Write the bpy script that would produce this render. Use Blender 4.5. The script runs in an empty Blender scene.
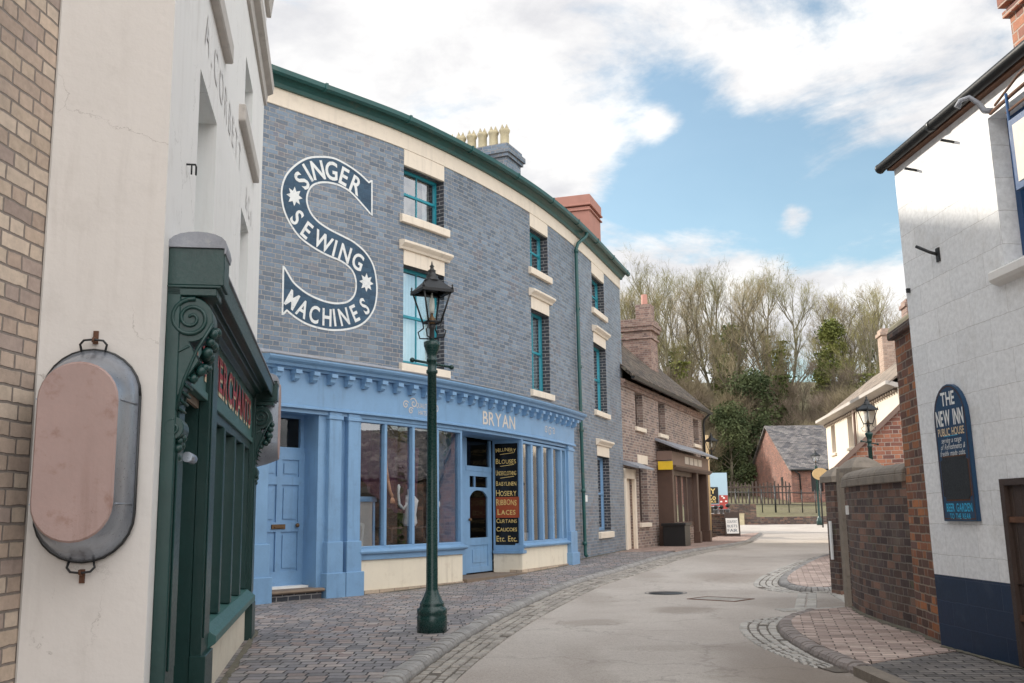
import bpy, bmesh, math, random
from mathutils import Vector, Matrix, noise
from mathutils.geometry import delaunay_2d_cdt
random.seed(7)
scene = bpy.context.scene
col = scene.collection
# ------------------------------------------------------------------ camera, sky, sun, exposure
PITCH = math.atan(.172); ROLL = -.014
cd = bpy.data.cameras.new('camera'); cam = bpy.data.objects.new('camera', cd); col.objects.link(cam)
cd.sensor_fit = 'HORIZONTAL'; cd.sensor_width = 36; cd.lens = 36 * 1000 / 1024; cd.clip_end = 2000; cd.clip_start = .05
cam.matrix_world = Matrix.Translation((0, 0, 1.2)) @ Matrix.Rotation(math.pi / 2 + PITCH, 4, 'X') @ Matrix.Rotation(ROLL, 4, 'Z')
scene.camera = cam
scene.view_settings.view_transform = 'Standard'
scene.view_settings.look = 'None'
scene.view_settings.gamma = 1
scene.view_settings.exposure = 1.33
SUN_EL = 24.5
sdir = Vector((-.79, .613, math.tan(math.radians(SUN_EL)))).normalized()
sl = bpy.data.lights.new('sun', 'SUN'); sl.energy = 2.0; sl.angle = math.radians(1.4); sl.color = (1, .93, .82)
so = bpy.data.objects.new('sun', sl); col.objects.link(so); so.rotation_euler = sdir.to_track_quat('Z', 'Y').to_euler()

class NT:
    """small helper for node trees"""
    def __init__(s, nt): s.nt = nt; s.nt.nodes.clear()
    def n(s, t, **kw):
        nd = s.nt.nodes.new(t)
        for k, v in kw.items(): setattr(nd, k, v)
        return nd
    def put(s, sock, v):
        if isinstance(v, bpy.types.NodeSocket): s.nt.links.new(v, sock)
        elif v is not None:
            if isinstance(v, (tuple, list)) and len(v) == 3 and sock.type == 'RGBA': v = (*v, 1)
            sock.default_value = v
    def m(s, op, a, b=None, c=None, clamp=False):
        nd = s.n('ShaderNodeMath', operation=op, use_clamp=clamp)
        s.put(nd.inputs[0], a); s.put(nd.inputs[1], b) if b is not None else None
        if c is not None: s.put(nd.inputs[2], c)
        return nd.outputs[0]
    def vm(s, op, a, b=None, out=0):
        nd = s.n('ShaderNodeVectorMath', operation=op)
        s.put(nd.inputs[0], a)
        if b is not None: s.put(nd.inputs[3] if op == 'SCALE' else nd.inputs[1], b)
        return nd.outputs[out]
    def mix(s, f, a, b, mode='MIX'):
        nd = s.n('ShaderNodeMix', data_type='RGBA', blend_type=mode)
        s.put(nd.inputs[0], f); s.put(nd.inputs[6], a); s.put(nd.inputs[7], b)
        return nd.outputs[2]
    def noise(s, vec, scale, detail=3, rough=.55, dist=0, out=0):
        nd = s.n('ShaderNodeTexNoise'); s.put(nd.inputs['Vector'], vec) if vec is not None else None
        nd.inputs['Scale'].default_value = scale; nd.inputs['Detail'].default_value = detail
        nd.inputs['Roughness'].default_value = rough; nd.inputs['Distortion'].default_value = dist
        return nd.outputs[out]
    def ramp(s, f, stops, interp='LINEAR'):
        nd = s.n('ShaderNodeValToRGB'); cr = nd.color_ramp; cr.interpolation = interp
        while len(cr.elements) < len(stops): cr.elements.new(.5)
        for e, (p, c) in zip(cr.elements, stops):
            e.position = p; e.color = (*c, 1) if len(c) == 3 else c
        s.put(nd.inputs[0], f)
        return nd.outputs[0]
    def mr(s, v, a, b, c=0, d=1, smooth=False):
        nd = s.n('ShaderNodeMapRange'); nd.interpolation_type = 'SMOOTHSTEP' if smooth else 'LINEAR'
        s.put(nd.inputs[0], v)
        for i, x in enumerate((a, b, c, d)): s.put(nd.inputs[i + 1], x)
        return nd.outputs[0]
    def comb(s, x, y, z=0):
        nd = s.n('ShaderNodeCombineXYZ'); s.put(nd.inputs[0], x); s.put(nd.inputs[1], y); s.put(nd.inputs[2], z)
        return nd.outputs[0]
    def sep(s, v):
        nd = s.n('ShaderNodeSeparateXYZ'); s.put(nd.inputs[0], v)
        return nd.outputs

# world: clear-sky model with a broken cloud layer
w = bpy.data.worlds.new('World'); scene.world = w; w.use_nodes = True
t = NT(w.node_tree)
sky = t.n('ShaderNodeTexSky', sky_type='NISHITA', sun_disc=False, sun_elevation=math.radians(SUN_EL), sun_rotation=math.radians(307.8), air_density=1.0, dust_density=.6, ozone_density=1.6)
gen = t.n('ShaderNodeTexCoord').outputs['Generated']
gx, gy, gz = t.sep(gen)[:3]
pl = t.m('DIVIDE', 1, t.m('ADD', t.m('MAXIMUM', gz, 0.0), .22))
cp = t.comb(t.m('MULTIPLY', gx, pl), t.m('MULTIPLY', gy, pl), .3)
n1 = t.noise(cp, 1.9, 10, .62, .5)
n2 = t.noise(cp, 5.5, 7, .6, .2)
def pdir(px, py):
    v = cam.matrix_world.to_3x3() @ Vector(((px - 512) / 1000, (341.5 - py) / 1000, -1)); return v.normalized()
def blob(px, py, r, a, sx=1, sz=1):
    c = pdir(px, py)
    d = t.vm('MULTIPLY', t.vm('SUBTRACT', gen, tuple(c)), (sx, 1, sz))
    l = t.vm('LENGTH', d, out=1)
    return t.m('MULTIPLY', t.mr(l, 0, r, 1, 0, True), a)
cov = t.m('ADD', t.m('MULTIPLY', t.m('SUBTRACT', n1, .5), 1.55), t.m('ADD', .5, t.m('MULTIPLY', t.m('SUBTRACT', n2, .5), .6)))
for b in [(400, 60, .36, .38), (560, 130, .14, .08), (700, 190, .13, -.08), (790, 50, .14, .22), (930, 60, .16, .22, .8, 1.3), (740, 305, .24, .42, .45, 2.4), (630, 285, .16, .3, .7, 2),
          (745, 180, .19, -.22, .7, 1.4), (690, 90, .06, -.22), (825, 15, .06, -.2), (850, 235, .13, -.22, .8, 1.5), (640, 190, .08, -.16), (797, 222, .028, .42), (660, 126, .03, .25), (600, 185, .09, .1),
          (880, 200, .1, -.18), (560, 20, .2, .18), (760, 60, .1, .1)]:
    cov = t.m('ADD', cov, blob(*b))
behind = t.mr(gy, .42, -.15, 0, 1, True)      # unseen cloud behind the camera, added thicker and brighter to light the street
cov = t.m('ADD', cov, t.m('MULTIPLY', behind, .3))
mask = t.m('ADD', .06, t.m('MULTIPLY', .94, t.mr(cov, .40, .74, 0, 1, True)))
thick = t.mr(cov, .62, 1.05, 0, 1, True)
n3 = t.noise(cp, 3.2, 6, .6, .3)
ccol = t.mix(t.mr(t.m('ADD', t.m('MULTIPLY', n3, .6), t.m('MULTIPLY', n2, .4)), .40, .60), (.70, .70, .725), (1.0, .99, .97))
bg1 = t.n('ShaderNodeBackground'); t.put(bg1.inputs[0], t.mix(1.0, sky.outputs[0], (1.08, 1.12, .98), 'MULTIPLY')); bg1.inputs[1].default_value = .074
bg2 = t.n('ShaderNodeBackground'); t.put(bg2.inputs[0], ccol); t.put(bg2.inputs[1], t.m('ADD', .46, t.m('MULTIPLY', behind, .60)))
ms = t.n('ShaderNodeMixShader'); t.put(ms.inputs[0], mask); t.nt.links.new(bg1.outputs[0], ms.inputs[1]); t.nt.links.new(bg2.outputs[0], ms.inputs[2])
wo = t.n('ShaderNodeOutputWorld'); t.nt.links.new(ms.outputs[0], wo.inputs[0])

# ------------------------------------------------------------------ materials
def newmat(name):
    m = bpy.data.materials.new(name); m.use_nodes = True
    t = NT(m.node_tree); b = t.n('ShaderNodeBsdfPrincipled'); o = t.n('ShaderNodeOutputMaterial')
    t.nt.links.new(b.outputs[0], o.inputs[0])
    return m, t, b, o
def bump(t, b, h, strength=.4, dist=.01):
    nd = t.n('ShaderNodeBump'); nd.inputs['Strength'].default_value = strength; nd.inputs['Distance'].default_value = dist
    t.put(nd.inputs['Height'], h); t.nt.links.new(nd.outputs[0], b.inputs['Normal'])
def paint(name, c, rough=.45, var=.12, scale=3, bumps=.12, metal=0, dirt=None, spec=.5, streak=None, crack=None):
    m, t, b, o = newmat(name)
    P = t.n('ShaderNodeTexCoord').outputs['Object']
    a = t.noise(P, scale, 5, .6); f = t.noise(P, scale * 14, 3, .6)
    k = t.m('ADD', t.m('MULTIPLY', a, .7), t.m('MULTIPLY', f, .3))
    cc = t.mix(t.mr(k, .3, .7), tuple(x * (1 - var) for x in c), tuple(min(1, x * (1 + var)) for x in c))
    if dirt:
        d = t.mr(t.noise(P, scale * 2.3, 7, .7), .52, .72, 0, dirt[1], True); cc = t.mix(d, cc, dirt[0])
    if streak:   # rain streaks running down
        sv = t.vm('MULTIPLY', P, (7, 7, .55)); sm_ = t.m('MULTIPLY', t.mr(t.noise(sv, 1.3, 6, .65), .5, .72, 0, 1, True), t.mr(t.noise(P, .8, 3, .5), .4, .6)); cc = t.mix(t.m('MULTIPLY', sm_, streak[1]), cc, streak[0])
    if crack:    # hairline cracks and chips
        vo = t.n('ShaderNodeTexVoronoi', feature='DISTANCE_TO_EDGE'); vo.inputs['Scale'].default_value = crack[2]; t.put(vo.inputs['Vector'], t.vm('ADD', P, t.vm('SCALE', t.noise(P, 3, 6, .65, out=1), .5)))
        cm_ = t.m('MULTIPLY', t.mr(vo.outputs[0], .0, .006, 1, 0), t.mr(t.noise(P, 1.1, 2, .5), .5, .56)); cc = t.mix(t.m('MULTIPLY', cm_, crack[1]), cc, crack[0])
    t.put(b.inputs['Base Color'], cc)
    t.put(b.inputs['Roughness'], t.mr(f, .3, .7, rough * .8, min(1, rough * 1.2)))
    b.inputs['Metallic'].default_value = metal; b.inputs['Specular IOR Level'].default_value = spec
    if bumps: bump(t, b, t.m('ADD', a, t.m('MULTIPLY', f, .5)), bumps, .01)
    return m
def masonry(name, cols, mortar, L=.225, H=.075, mw=.011, bond='flemish', rough=.8, bmp=.7, tone=.25, patch=None, wob=.004, coords='UV', stagger=.5, grime=None, bdist=.006, spec=.3, rot=0):
    m, t, b, o = newmat(name)
    tc = t.n('ShaderNodeTexCoord').outputs['UV' if coords == 'UV' else 'Object']
    if rot:
        mp = t.n('ShaderNodeMapping'); mp.inputs['Rotation'].default_value = (0, 0, rot); t.put(mp.inputs[0], tc); tc = mp.outputs[0]
    wv = t.vm('SCALE', t.vm('SUBTRACT', t.noise(tc, 9, 2, .5, out=1), (.5, .5, .5)), wob * 4)
    p = t.vm('ADD', tc, wv)
    u, v = t.sep(p)[:2]
    vr = t.m('DIVIDE', v, H); row = t.m('FLOOR', vr); fv = t.m('FRACT', vr)
    if bond == 'flemish':
        Pd = 1.5 * L
        x = t.m('ADD', t.m('DIVIDE', u, Pd), t.m('MULTIPLY', t.m('MODULO', t.m('ABSOLUTE', row), 2), .5))
        fx = t.m('FRACT', x)
        bid = t.m('ADD', t.m('MULTIPLY', t.m('FLOOR', x), 2), t.m('GREATER_THAN', fx, 2 / 3))
        du = t.m('MULTIPLY', t.m('MINIMUM', t.m('MINIMUM', fx, t.m('SUBTRACT', 1, fx)), t.m('ABSOLUTE', t.m('SUBTRACT', fx, 2 / 3))), Pd)
    else:
        if stagger == 'random':
            wn = t.n('ShaderNodeTexWhiteNoise', noise_dimensions='1D'); t.put(wn.inputs['W'], row); sh = wn.outputs[0]
        else: sh = t.m('MULTIPLY', t.m('MODULO', t.m('ABSOLUTE', row), 2), stagger)
        x = t.m('ADD', t.m('DIVIDE', u, L), sh); fx = t.m('FRACT', x); bid = t.m('FLOOR', x)
        du = t.m('MULTIPLY', t.m('MINIMUM', fx, t.m('SUBTRACT', 1, fx)), L)
    dv = t.m('MULTIPLY', t.m('MINIMUM', fv, t.m('SUBTRACT', 1, fv)), H)
    d = t.m('MINIMUM', du, dv)
    fine = t.noise(tc, 60, 4, .6)
    d = t.m('ADD', d, t.m('MULTIPLY', t.m('SUBTRACT', fine, .5), mw * .35))
    face = t.mr(d, mw * .35, mw * .75, 0, 1, True)
    wn = t.n('ShaderNodeTexWhiteNoise', noise_dimensions='2D'); t.put(wn.inputs['Vector'], t.comb(bid, row)); r = wn.outputs[0]
    base = t.ramp(r, [(i / len(cols), c) for i, c in enumerate(cols)], 'CONSTANT')
    big = t.noise(tc, .9, 4, .6); mid = t.noise(tc, 22, 4, .65)
    wn2 = t.n('ShaderNodeTexWhiteNoise', noise_dimensions='2D'); t.put(wn2.inputs['Vector'], t.comb(row, bid)); r2 = wn2.outputs[0]
    k = t.m('ADD', t.m('ADD', t.mr(big, .3, .7, 1 - tone, 1 + tone), t.mr(r2, 0, 1, -tone * .6, tone * .6)), t.mr(mid, .3, .7, -.12, .12))
    c = t.mix(1, base, t.comb(k, k, k), 'MULTIPLY')
    if patch:  # bricks of another colour gathered in patches
        pm = t.m('MULTIPLY', t.m('GREATER_THAN', t.m('ADD', t.noise(tc, patch[1], 3, .6), t.m('MULTIPLY', r, .25)), patch[2]), patch[3] if len(patch) > 3 else .8)
        c = t.mix(pm, c, patch[0])
    mm = t.mix(t.mr(mid, .35, .65), tuple(x * .8 for x in mortar), mortar)
    c = t.mix(face, mm, c)
    if grime: c = t.mix(t.mr(t.noise(tc, grime[2], 7, .68), .5, .72, 0, grime[1], True), c, grime[0])
    t.put(b.inputs['Base Color'], c); b.inputs['Roughness'].default_value = rough; b.inputs['Specular IOR Level'].default_value = spec
    h = t.m('ADD', t.m('MULTIPLY', face, 1.0), t.m('ADD', t.m('MULTIPLY', fine, .25), t.m('MULTIPLY', r2, .35)))
    bump(t, b, h, bmp, bdist)
    return m

M = {}
M['blue_brick'] = masonry('blue_brick', [(.125, .165, .22), (.16, .21, .275), (.105, .135, .18), (.145, .19, .255), (.18, .23, .29), (.115, .15, .195), (.155, .185, .225)], (.38, .35, .325), mw=.010, tone=.15, patch=((.15, .125, .14), 1.1, .80, .45), rough=.5, spec=.5, bmp=.7, grime=((.26, .27, .28), .4, .8))
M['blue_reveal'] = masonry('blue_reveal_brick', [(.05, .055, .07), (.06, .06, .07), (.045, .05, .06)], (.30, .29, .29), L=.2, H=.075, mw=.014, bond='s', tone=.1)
M['beige_brick'] = masonry('buff_brick', [(.54, .43, .335), (.48, .375, .30), (.59, .48, .38), (.51, .40, .315), (.40, .315, .27), (.61, .50, .40), (.46, .355, .285)], (.27, .23, .20), L=.235, H=.079, mw=.011, tone=.14, bmp=.9, bond='flemish', rough=.85, grime=((.22, .19, .17), .35, 3))
M['brown_brick'] = masonry('brown_brick', [(.25, .175, .15), (.30, .215, .185), (.20, .145, .13), (.34, .25, .215), (.16, .12, .115), (.27, .19, .155)], (.46, .41, .36), L=.235, H=.079, mw=.014, tone=.18)
M['dark_brick'] = masonry('dark_wall_brick', [(.11, .07, .058), (.15, .09, .07), (.08, .056, .052), (.20, .115, .085), (.125, .088, .075), (.09, .064, .06)], (.20, .17, .145), L=.235, H=.082, mw=.011, tone=.32, bmp=1, patch=((.13, .125, .07), 1.6, .80, .5), grime=((.22, .20, .15), .4, 2.5))
M['pier_brick'] = masonry('mixed_red_brick', [(.27, .11, .06), (.17, .08, .055), (.33, .14, .07), (.12, .07, .055), (.22, .10, .065), (.40, .16, .07), (.15, .085, .07)], (.33, .26, .2), L=.235, H=.08, mw=.013, tone=.25, bmp=1.1, grime=((.1, .085, .08), .45, 2.2))
M['orange_brick'] = masonry('orange_brick', [(.33, .14, .095), (.26, .115, .085), (.38, .165, .10), (.20, .095, .078), (.42, .18, .11)], (.46, .36, .30), L=.24, H=.09, mw=.014, tone=.15)
M['red_brick'] = masonry('barn_brick', [(.235, .105, .08), (.19, .09, .072), (.27, .125, .09), (.16, .08, .068), (.21, .095, .07)], (.3, .22, .18), L=.24, H=.08, mw=.012, tone=.3, grime=((.16, .12, .1), .6, .5))
M['chim_brick'] = masonry('chimney_brick', [(.24, .15, .125), (.29, .19, .155), (.19, .125, .11), (.33, .23, .19)], (.36, .31, .27), tone=.2)
M['sett'] = masonry('pavement_sett', [(.25, .235, .235), (.30, .275, .265), (.20, .19, .195), (.35, .30, .275), (.27, .245, .245), (.32, .26, .235), (.225, .21, .215)], (.045, .04, .036), L=.155, H=.15, mw=.012, bond='s', stagger='random', coords='OBJ', tone=.22, wob=.008, bmp=.8, bdist=.008, patch=((.25, .17, .14), .9, .78, .55), grime=((.09, .08, .07), .5, 1.3), rough=.62, spec=.45)
M['paver'] = masonry('red_paver', [(.42, .32, .275), (.48, .37, .32), (.36, .27, .23), (.52, .41, .35), (.33, .255, .22)], (.15, .12, .10), L=.23, H=.115, mw=.010, bond='s', coords='OBJ', tone=.2, wob=.006, bmp=.9, bdist=.01, rot=.25, grime=((.15, .12, .095), .5, 1.6), rough=.75)
M['gray_sett'] = masonry('grey_sett', [(.17, .155, .145), (.21, .19, .175), (.14, .13, .125)], (.05, .045, .04), L=.2, H=.1, mw=.011, bond='s', coords='OBJ', tone=.2, bmp=.9, bdist=.01, rot=.1, grime=((.08, .07, .06), .5, 1.6), rough=.7)
M['white_block'] = masonry('white_painted_block', [(.82, .825, .83), (.80, .805, .81), (.84, .84, .84)], (.60, .59, .57), L=.56, H=.265, mw=.0035, bond='s', tone=.035, wob=.006, bmp=.45, rough=.6, grime=((.50, .47, .42), .38, 1.6), bdist=.010)
M['navy_block'] = masonry('navy_painted_block', [(.008, .023, .058), (.010, .028, .066)], (.03, .05, .10), L=.56, H=.20, mw=.005, bond='s', tone=.15, wob=.004, bmp=.4, rough=.5, grime=((.05, .07, .11), .5, 2.5), bdist=.008)
M['slate'] = masonry('slate_roof', [(.13, .12, .12), (.17, .155, .15), (.10, .095, .10), (.20, .18, .17)], (.04, .04, .04), L=.28, H=.2, mw=.014, bond='s', tone=.3, grime=((.20, .19, .16), .5, .9), bmp=1)
M['tile_roof'] = masonry('mossy_tile_roof', [(.11, .085, .07), (.15, .115, .09), (.085, .07, .06), (.18, .14, .105)], (.02, .018, .015), L=.18, H=.16, mw=.02, bond='s', tone=.35, grime=((.20, .19, .14), .75, 3), bmp=1.4, bdist=.02)
M['clay_tile'] = masonry('pale_clay_tile', [(.27, .22, .175), (.23, .185, .15), (.31, .25, .20), (.19, .155, .13)], (.12, .09, .07), L=.2, H=.16, mw=.014, bond='s', tone=.25, grime=((.3, .26, .2), .5, 1.2))
M['blue_paint'] = paint('blue_paint', (.185, .335, .53), .42, .09, 2.5, .14, dirt=((.13, .22, .33), .3), streak=((.10, .18, .28), .45))
M['blue_dark'] = paint('shadowed_blue_paint', (.02, .09, .21), .5, .1)
M['teal'] = paint('teal_paint', (.02, .26, .33), .35, .08)
M['navy'] = paint('navy_paint', (.012, .06, .17), .4, .1)
M['gutter'] = paint('green_gutter_paint', (.014, .085, .08), .4, .15, 2, .05, dirt=((.13, .12, .09), .4))
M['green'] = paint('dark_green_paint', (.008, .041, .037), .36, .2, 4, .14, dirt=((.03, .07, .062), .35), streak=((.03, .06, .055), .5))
M['green_sage'] = paint('sage_green_paint', (.045, .13, .12), .45, .1, 4)  # lighter green for the left shop's fascia and window sill
M['cream'] = paint('cream_stone_paint', (.78, .68, .56), .65, .05, 3, .2, dirt=((.55, .47, .38), .35), streak=((.48, .42, .35), .5))
M['creamy_riser'] = paint('cream_render', (.78, .70, .56), .7, .05, 2, .2, dirt=((.55, .45, .33), .4), streak=((.5, .42, .32), .5))
M['render_white'] = paint('white_render', (.82, .80, .77), .8, .03, 1.2, .35, dirt=((.60, .57, .53), .28), streak=((.62, .59, .55), .35), crack=((.35, .32, .29), .5, 1.1))
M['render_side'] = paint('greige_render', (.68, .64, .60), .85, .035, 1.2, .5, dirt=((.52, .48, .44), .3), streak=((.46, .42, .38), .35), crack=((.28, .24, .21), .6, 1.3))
M['cream_wall'] = paint('cream_wall', (.78, .69, .57), .8, .05, .6)
M['stone'] = paint('weathered_stone', (.22, .185, .15), .9, .25, 7, .6, dirt=((.12, .11, .08), .7))
M['step_stone'] = paint('step_stone', (.20, .15, .11), .85, .2, 6, .3)
M['terracotta'] = paint('terracotta', (.42, .20, .155), .75, .1, 3, .2, dirt=((.33, .17, .13), .4))
M['clay_pot'] = paint('buff_clay_pot', (.50, .43, .28), .8, .2, 6, .3, dirt=((.2, .18, .14), .5))
M['lead'] = paint('lead', (.27, .28, .31), .55, .25, 6, .2, dirt=((.45, .44, .42), .5))
M['lampgreen'] = paint('lamp_post_paint', (.008, .038, .034), .28, .15, 5, .08)
M['iron'] = paint('black_iron', (.012, .013, .014), .4, .2, 5, .1)
M['rust'] = paint('rusty_iron', (.12, .055, .03), .85, .35, 12, .4)
M['brass'] = paint('aged_brass', (.17, .10, .05), .4, .2, 20, .1, metal=.6)
M['galv'] = paint('galvanised_steel', (.33, .36, .41), .33, .2, 6, .06, metal=.75, dirt=((.20, .21, .24), .5))
M['pinktub'] = paint('faded_pink_paint', (.385, .275, .25), .75, .10, 3.0, .2, dirt=((.27, .16, .13), .9), streak=((.25, .16, .135), .7), crack=((.12, .05, .03), .7, 9))
M['darkwood'] = paint('dark_brown_wood', (.055, .034, .026), .6, .25, 6, .3)
M['brownpaint'] = paint('brown_shop_paint', (.10, .058, .042), .55, .15, 5)
M['brownlight'] = paint('brown_fascia_paint', (.22, .145, .115), .6, .1, 5)
M['black'] = paint('black_paint', (.008, .008, .009), .45, .2, 5)
M['board'] = paint('chalkboard', (.018, .02, .022), .6, .3, 5)
M['signblue'] = paint('sign_blue', (.008, .045, .105), .4, .1, 4, .03)
M['white'] = paint('white_lettering', (.80, .80, .78), .6, .05, 8)
M['lettering_faint'] = paint('faint_lettering', (.71, .69, .67), .8, .15, 8)
M['worn_white'] = paint('worn_white_lettering', (.72, .73, .72), .7, .08, 6, .1, dirt=((.30, .35, .40), .65))
M['gold'] = paint('gold_lettering', (.78, .58, .22), .5, .12, 20)
M['pale_gold'] = paint('pale_gold_lettering', (.62, .56, .50), .6, .1, 20)
M['cyan'] = paint('cyan_lettering', (.05, .45, .72), .5, .1, 8)
M['sandtext'] = paint('sand_lettering', (.72, .56, .36), .5, .1, 8)
M['redtext'] = paint('red_lettering', (.42, .03, .04), .5, .2, 8)
M['signred'] = paint('sign_red', (.36, .07, .025), .45, .15, 8)
M['yellow'] = paint('yellow_sign', (.72, .47, .01), .5, .08, 8)
M['woodsign'] = paint('pale_wood_sign', (.50, .34, .16), .6, .12, 12)
M['pale_blue'] = paint('pale_blue_hoarding', (.42, .58, .68), .6, .06, 1)
M['redpaint'] = paint('red_paint', (.42, .06, .05), .5, .1)
M['S_ground'] = masonry('painted_sign_ground', [(.035, .075, .125), (.04, .085, .14), (.03, .065, .11)], (.045, .09, .14), mw=.008, tone=.14, bmp=.4, rough=.5)
M['net'] = paint('net_curtain', (.80, .86, .86), .9, .06, 3)
M['curtain'] = paint('lining_curtain', (.45, .40, .36), .9, .1, 5)
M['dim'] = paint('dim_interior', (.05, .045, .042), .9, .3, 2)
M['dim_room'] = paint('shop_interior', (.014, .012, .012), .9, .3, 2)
M['purple'] = paint('purple_cloth', (.055, .012, .03), .8, .3, 5, .3)
M['linen'] = paint('white_linen', (.75, .74, .74), .9, .05, 8, .3)
M['skin'] = paint('mannequin_flesh', (.55, .28, .17), .6, .05)
M['gasmantle'] = paint('gas_mantle', (.75, .73, .66), .6, .05)
M['tan'] = paint('tan_card', (.5, .36, .2), .8, .1)

def glassmat(name, tint=(.9, .95, .97), gloss=1.0, rough=.01):
    m, t, b, o = newmat(name); t.nt.nodes.remove(b)
    g = t.n('ShaderNodeBsdfGlossy'); g.inputs['Roughness'].default_value = rough; g.inputs['Color'].default_value = (.95, .97, 1, 1)
    tr = t.n('ShaderNodeBsdfTransparent'); tr.inputs['Color'].default_value = (*tint, 1)
    lw = t.n('ShaderNodeFresnel'); lw.inputs['IOR'].default_value = 1.55
    P = t.n('ShaderNodeTexCoord').outputs['Object']
    bp = t.n('ShaderNodeBump'); bp.inputs['Strength'].default_value = .05; bp.inputs['Distance'].default_value = .03; t.put(bp.inputs['Height'], t.noise(P, 2.2, 2, .5))
    t.nt.links.new(bp.outputs[0], g.inputs['Normal'])
    mx = t.n('ShaderNodeMixShader'); t.put(mx.inputs[0], t.m('MULTIPLY', t.m('MULTIPLY', t.m('ADD', t.m('MULTIPLY', lw.outputs[0], 1.5), .03), t.m('SUBTRACT', 1, t.n('ShaderNodeNewGeometry').outputs['Backfacing'])), gloss, clamp=True))
    t.nt.links.new(tr.outputs[0], mx.inputs[1]); t.nt.links.new(g.outputs[0], mx.inputs[2]); t.nt.links.new(mx.outputs[0], o.inputs[0])
    return m
M['glass'] = glassmat('window_glass', gloss=3.0)
M['lampglass'] = glassmat('lantern_glass', (.97, .98, .98), .9, .02)
M['dimglass'] = glassmat('fanlight_glass', (.8, .8, .8), .35)
M['shopglass'] = glassmat('shop_window_glass', (.93, .95, .96), 1.7)
# ------------------------------------------------------------------ mesh helpers
def interp(x, P):
    if x <= P[0][0]: return P[0][1]
    for (a, b), (c, d) in zip(P, P[1:]):
        if x <= c: return b + (d - b) * (x - a) / (c - a)
    return P[-1][1]
GY = [(-60, 0), (16, 0), (24, .15), (28, .17), (34, .12), (39, .07), (45, .17), (54, .42), (58, .55), (62, 1.0), (66, 1.5), (72, 2.0), (82, 2.5), (90, 4.5), (110, 11), (140, 19), (200, 24), (500, 24)]
def g(y): return interp(y, GY)

class Line:                      # straight facade: s along, o out towards the street, z up
    def __init__(s, A, B, tilt=0, zt=0):
        s.A = Vector(A); d = Vector(B) - s.A; s.len = d.length; s.d = d.normalized(); s.n = Vector((s.d.y, -s.d.x)); s.tilt = tilt; s.zt = zt
    def __call__(s, a, o, z):
        p = s.A + s.d * a + s.n * (o + s.tilt * z); return Vector((p.x, p.y, z + s.zt * a))
    ds = 99
class Curve:                     # curved facade
    ds = .3
    def __init__(s, P, origin):
        P = [Vector(p) for p in P]; Q = [2 * P[0] - P[1]] + P + [2 * P[-1] - P[-2]]; L = []
        for i in range(1, len(Q) - 2):
            a, b, c, d = Q[i - 1:i + 3]
            for k in range(24):
                t = k / 24; L.append(.5 * (2 * b + (c - a) * t + (2 * a - 5 * b + 4 * c - d) * t * t + (3 * b - a - 3 * c + d) * t ** 3))
        L.append(P[-1])
        for _ in range(200): L = [L[0]] + [.5 * L[i] + .25 * (L[i - 1] + L[i + 1]) for i in range(1, len(L) - 1)] + [L[-1]]
        S = [0]
        for a, b in zip(L, L[1:]): S.append(S[-1] + (b - a).length)
        k = min(range(len(L)), key=lambda i: (L[i] - Vector(origin)).length); s0 = S[k]
        s.L = L; s.S = [x - s0 for x in S]
    def pt(s, a):
        S = s.S; a0 = min(max(a, S[0]), S[-1]); lo, hi = 0, len(S) - 1
        while hi - lo > 1:
            m = (lo + hi) // 2
            if S[m] <= a0: lo = m
            else: hi = m
        return s.L[lo].lerp(s.L[hi], (a0 - S[lo]) / (S[hi] - S[lo]))
    def __call__(s, a, o, z):
        p = s.pt(a); d = (s.pt(a + .05) - s.pt(a - .05)).normalized(); return Vector((p.x + d.y * o, p.y - d.x * o, z))
def ident(a, o, z): return Vector((a, o, z))
ident.ds = 99

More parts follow.
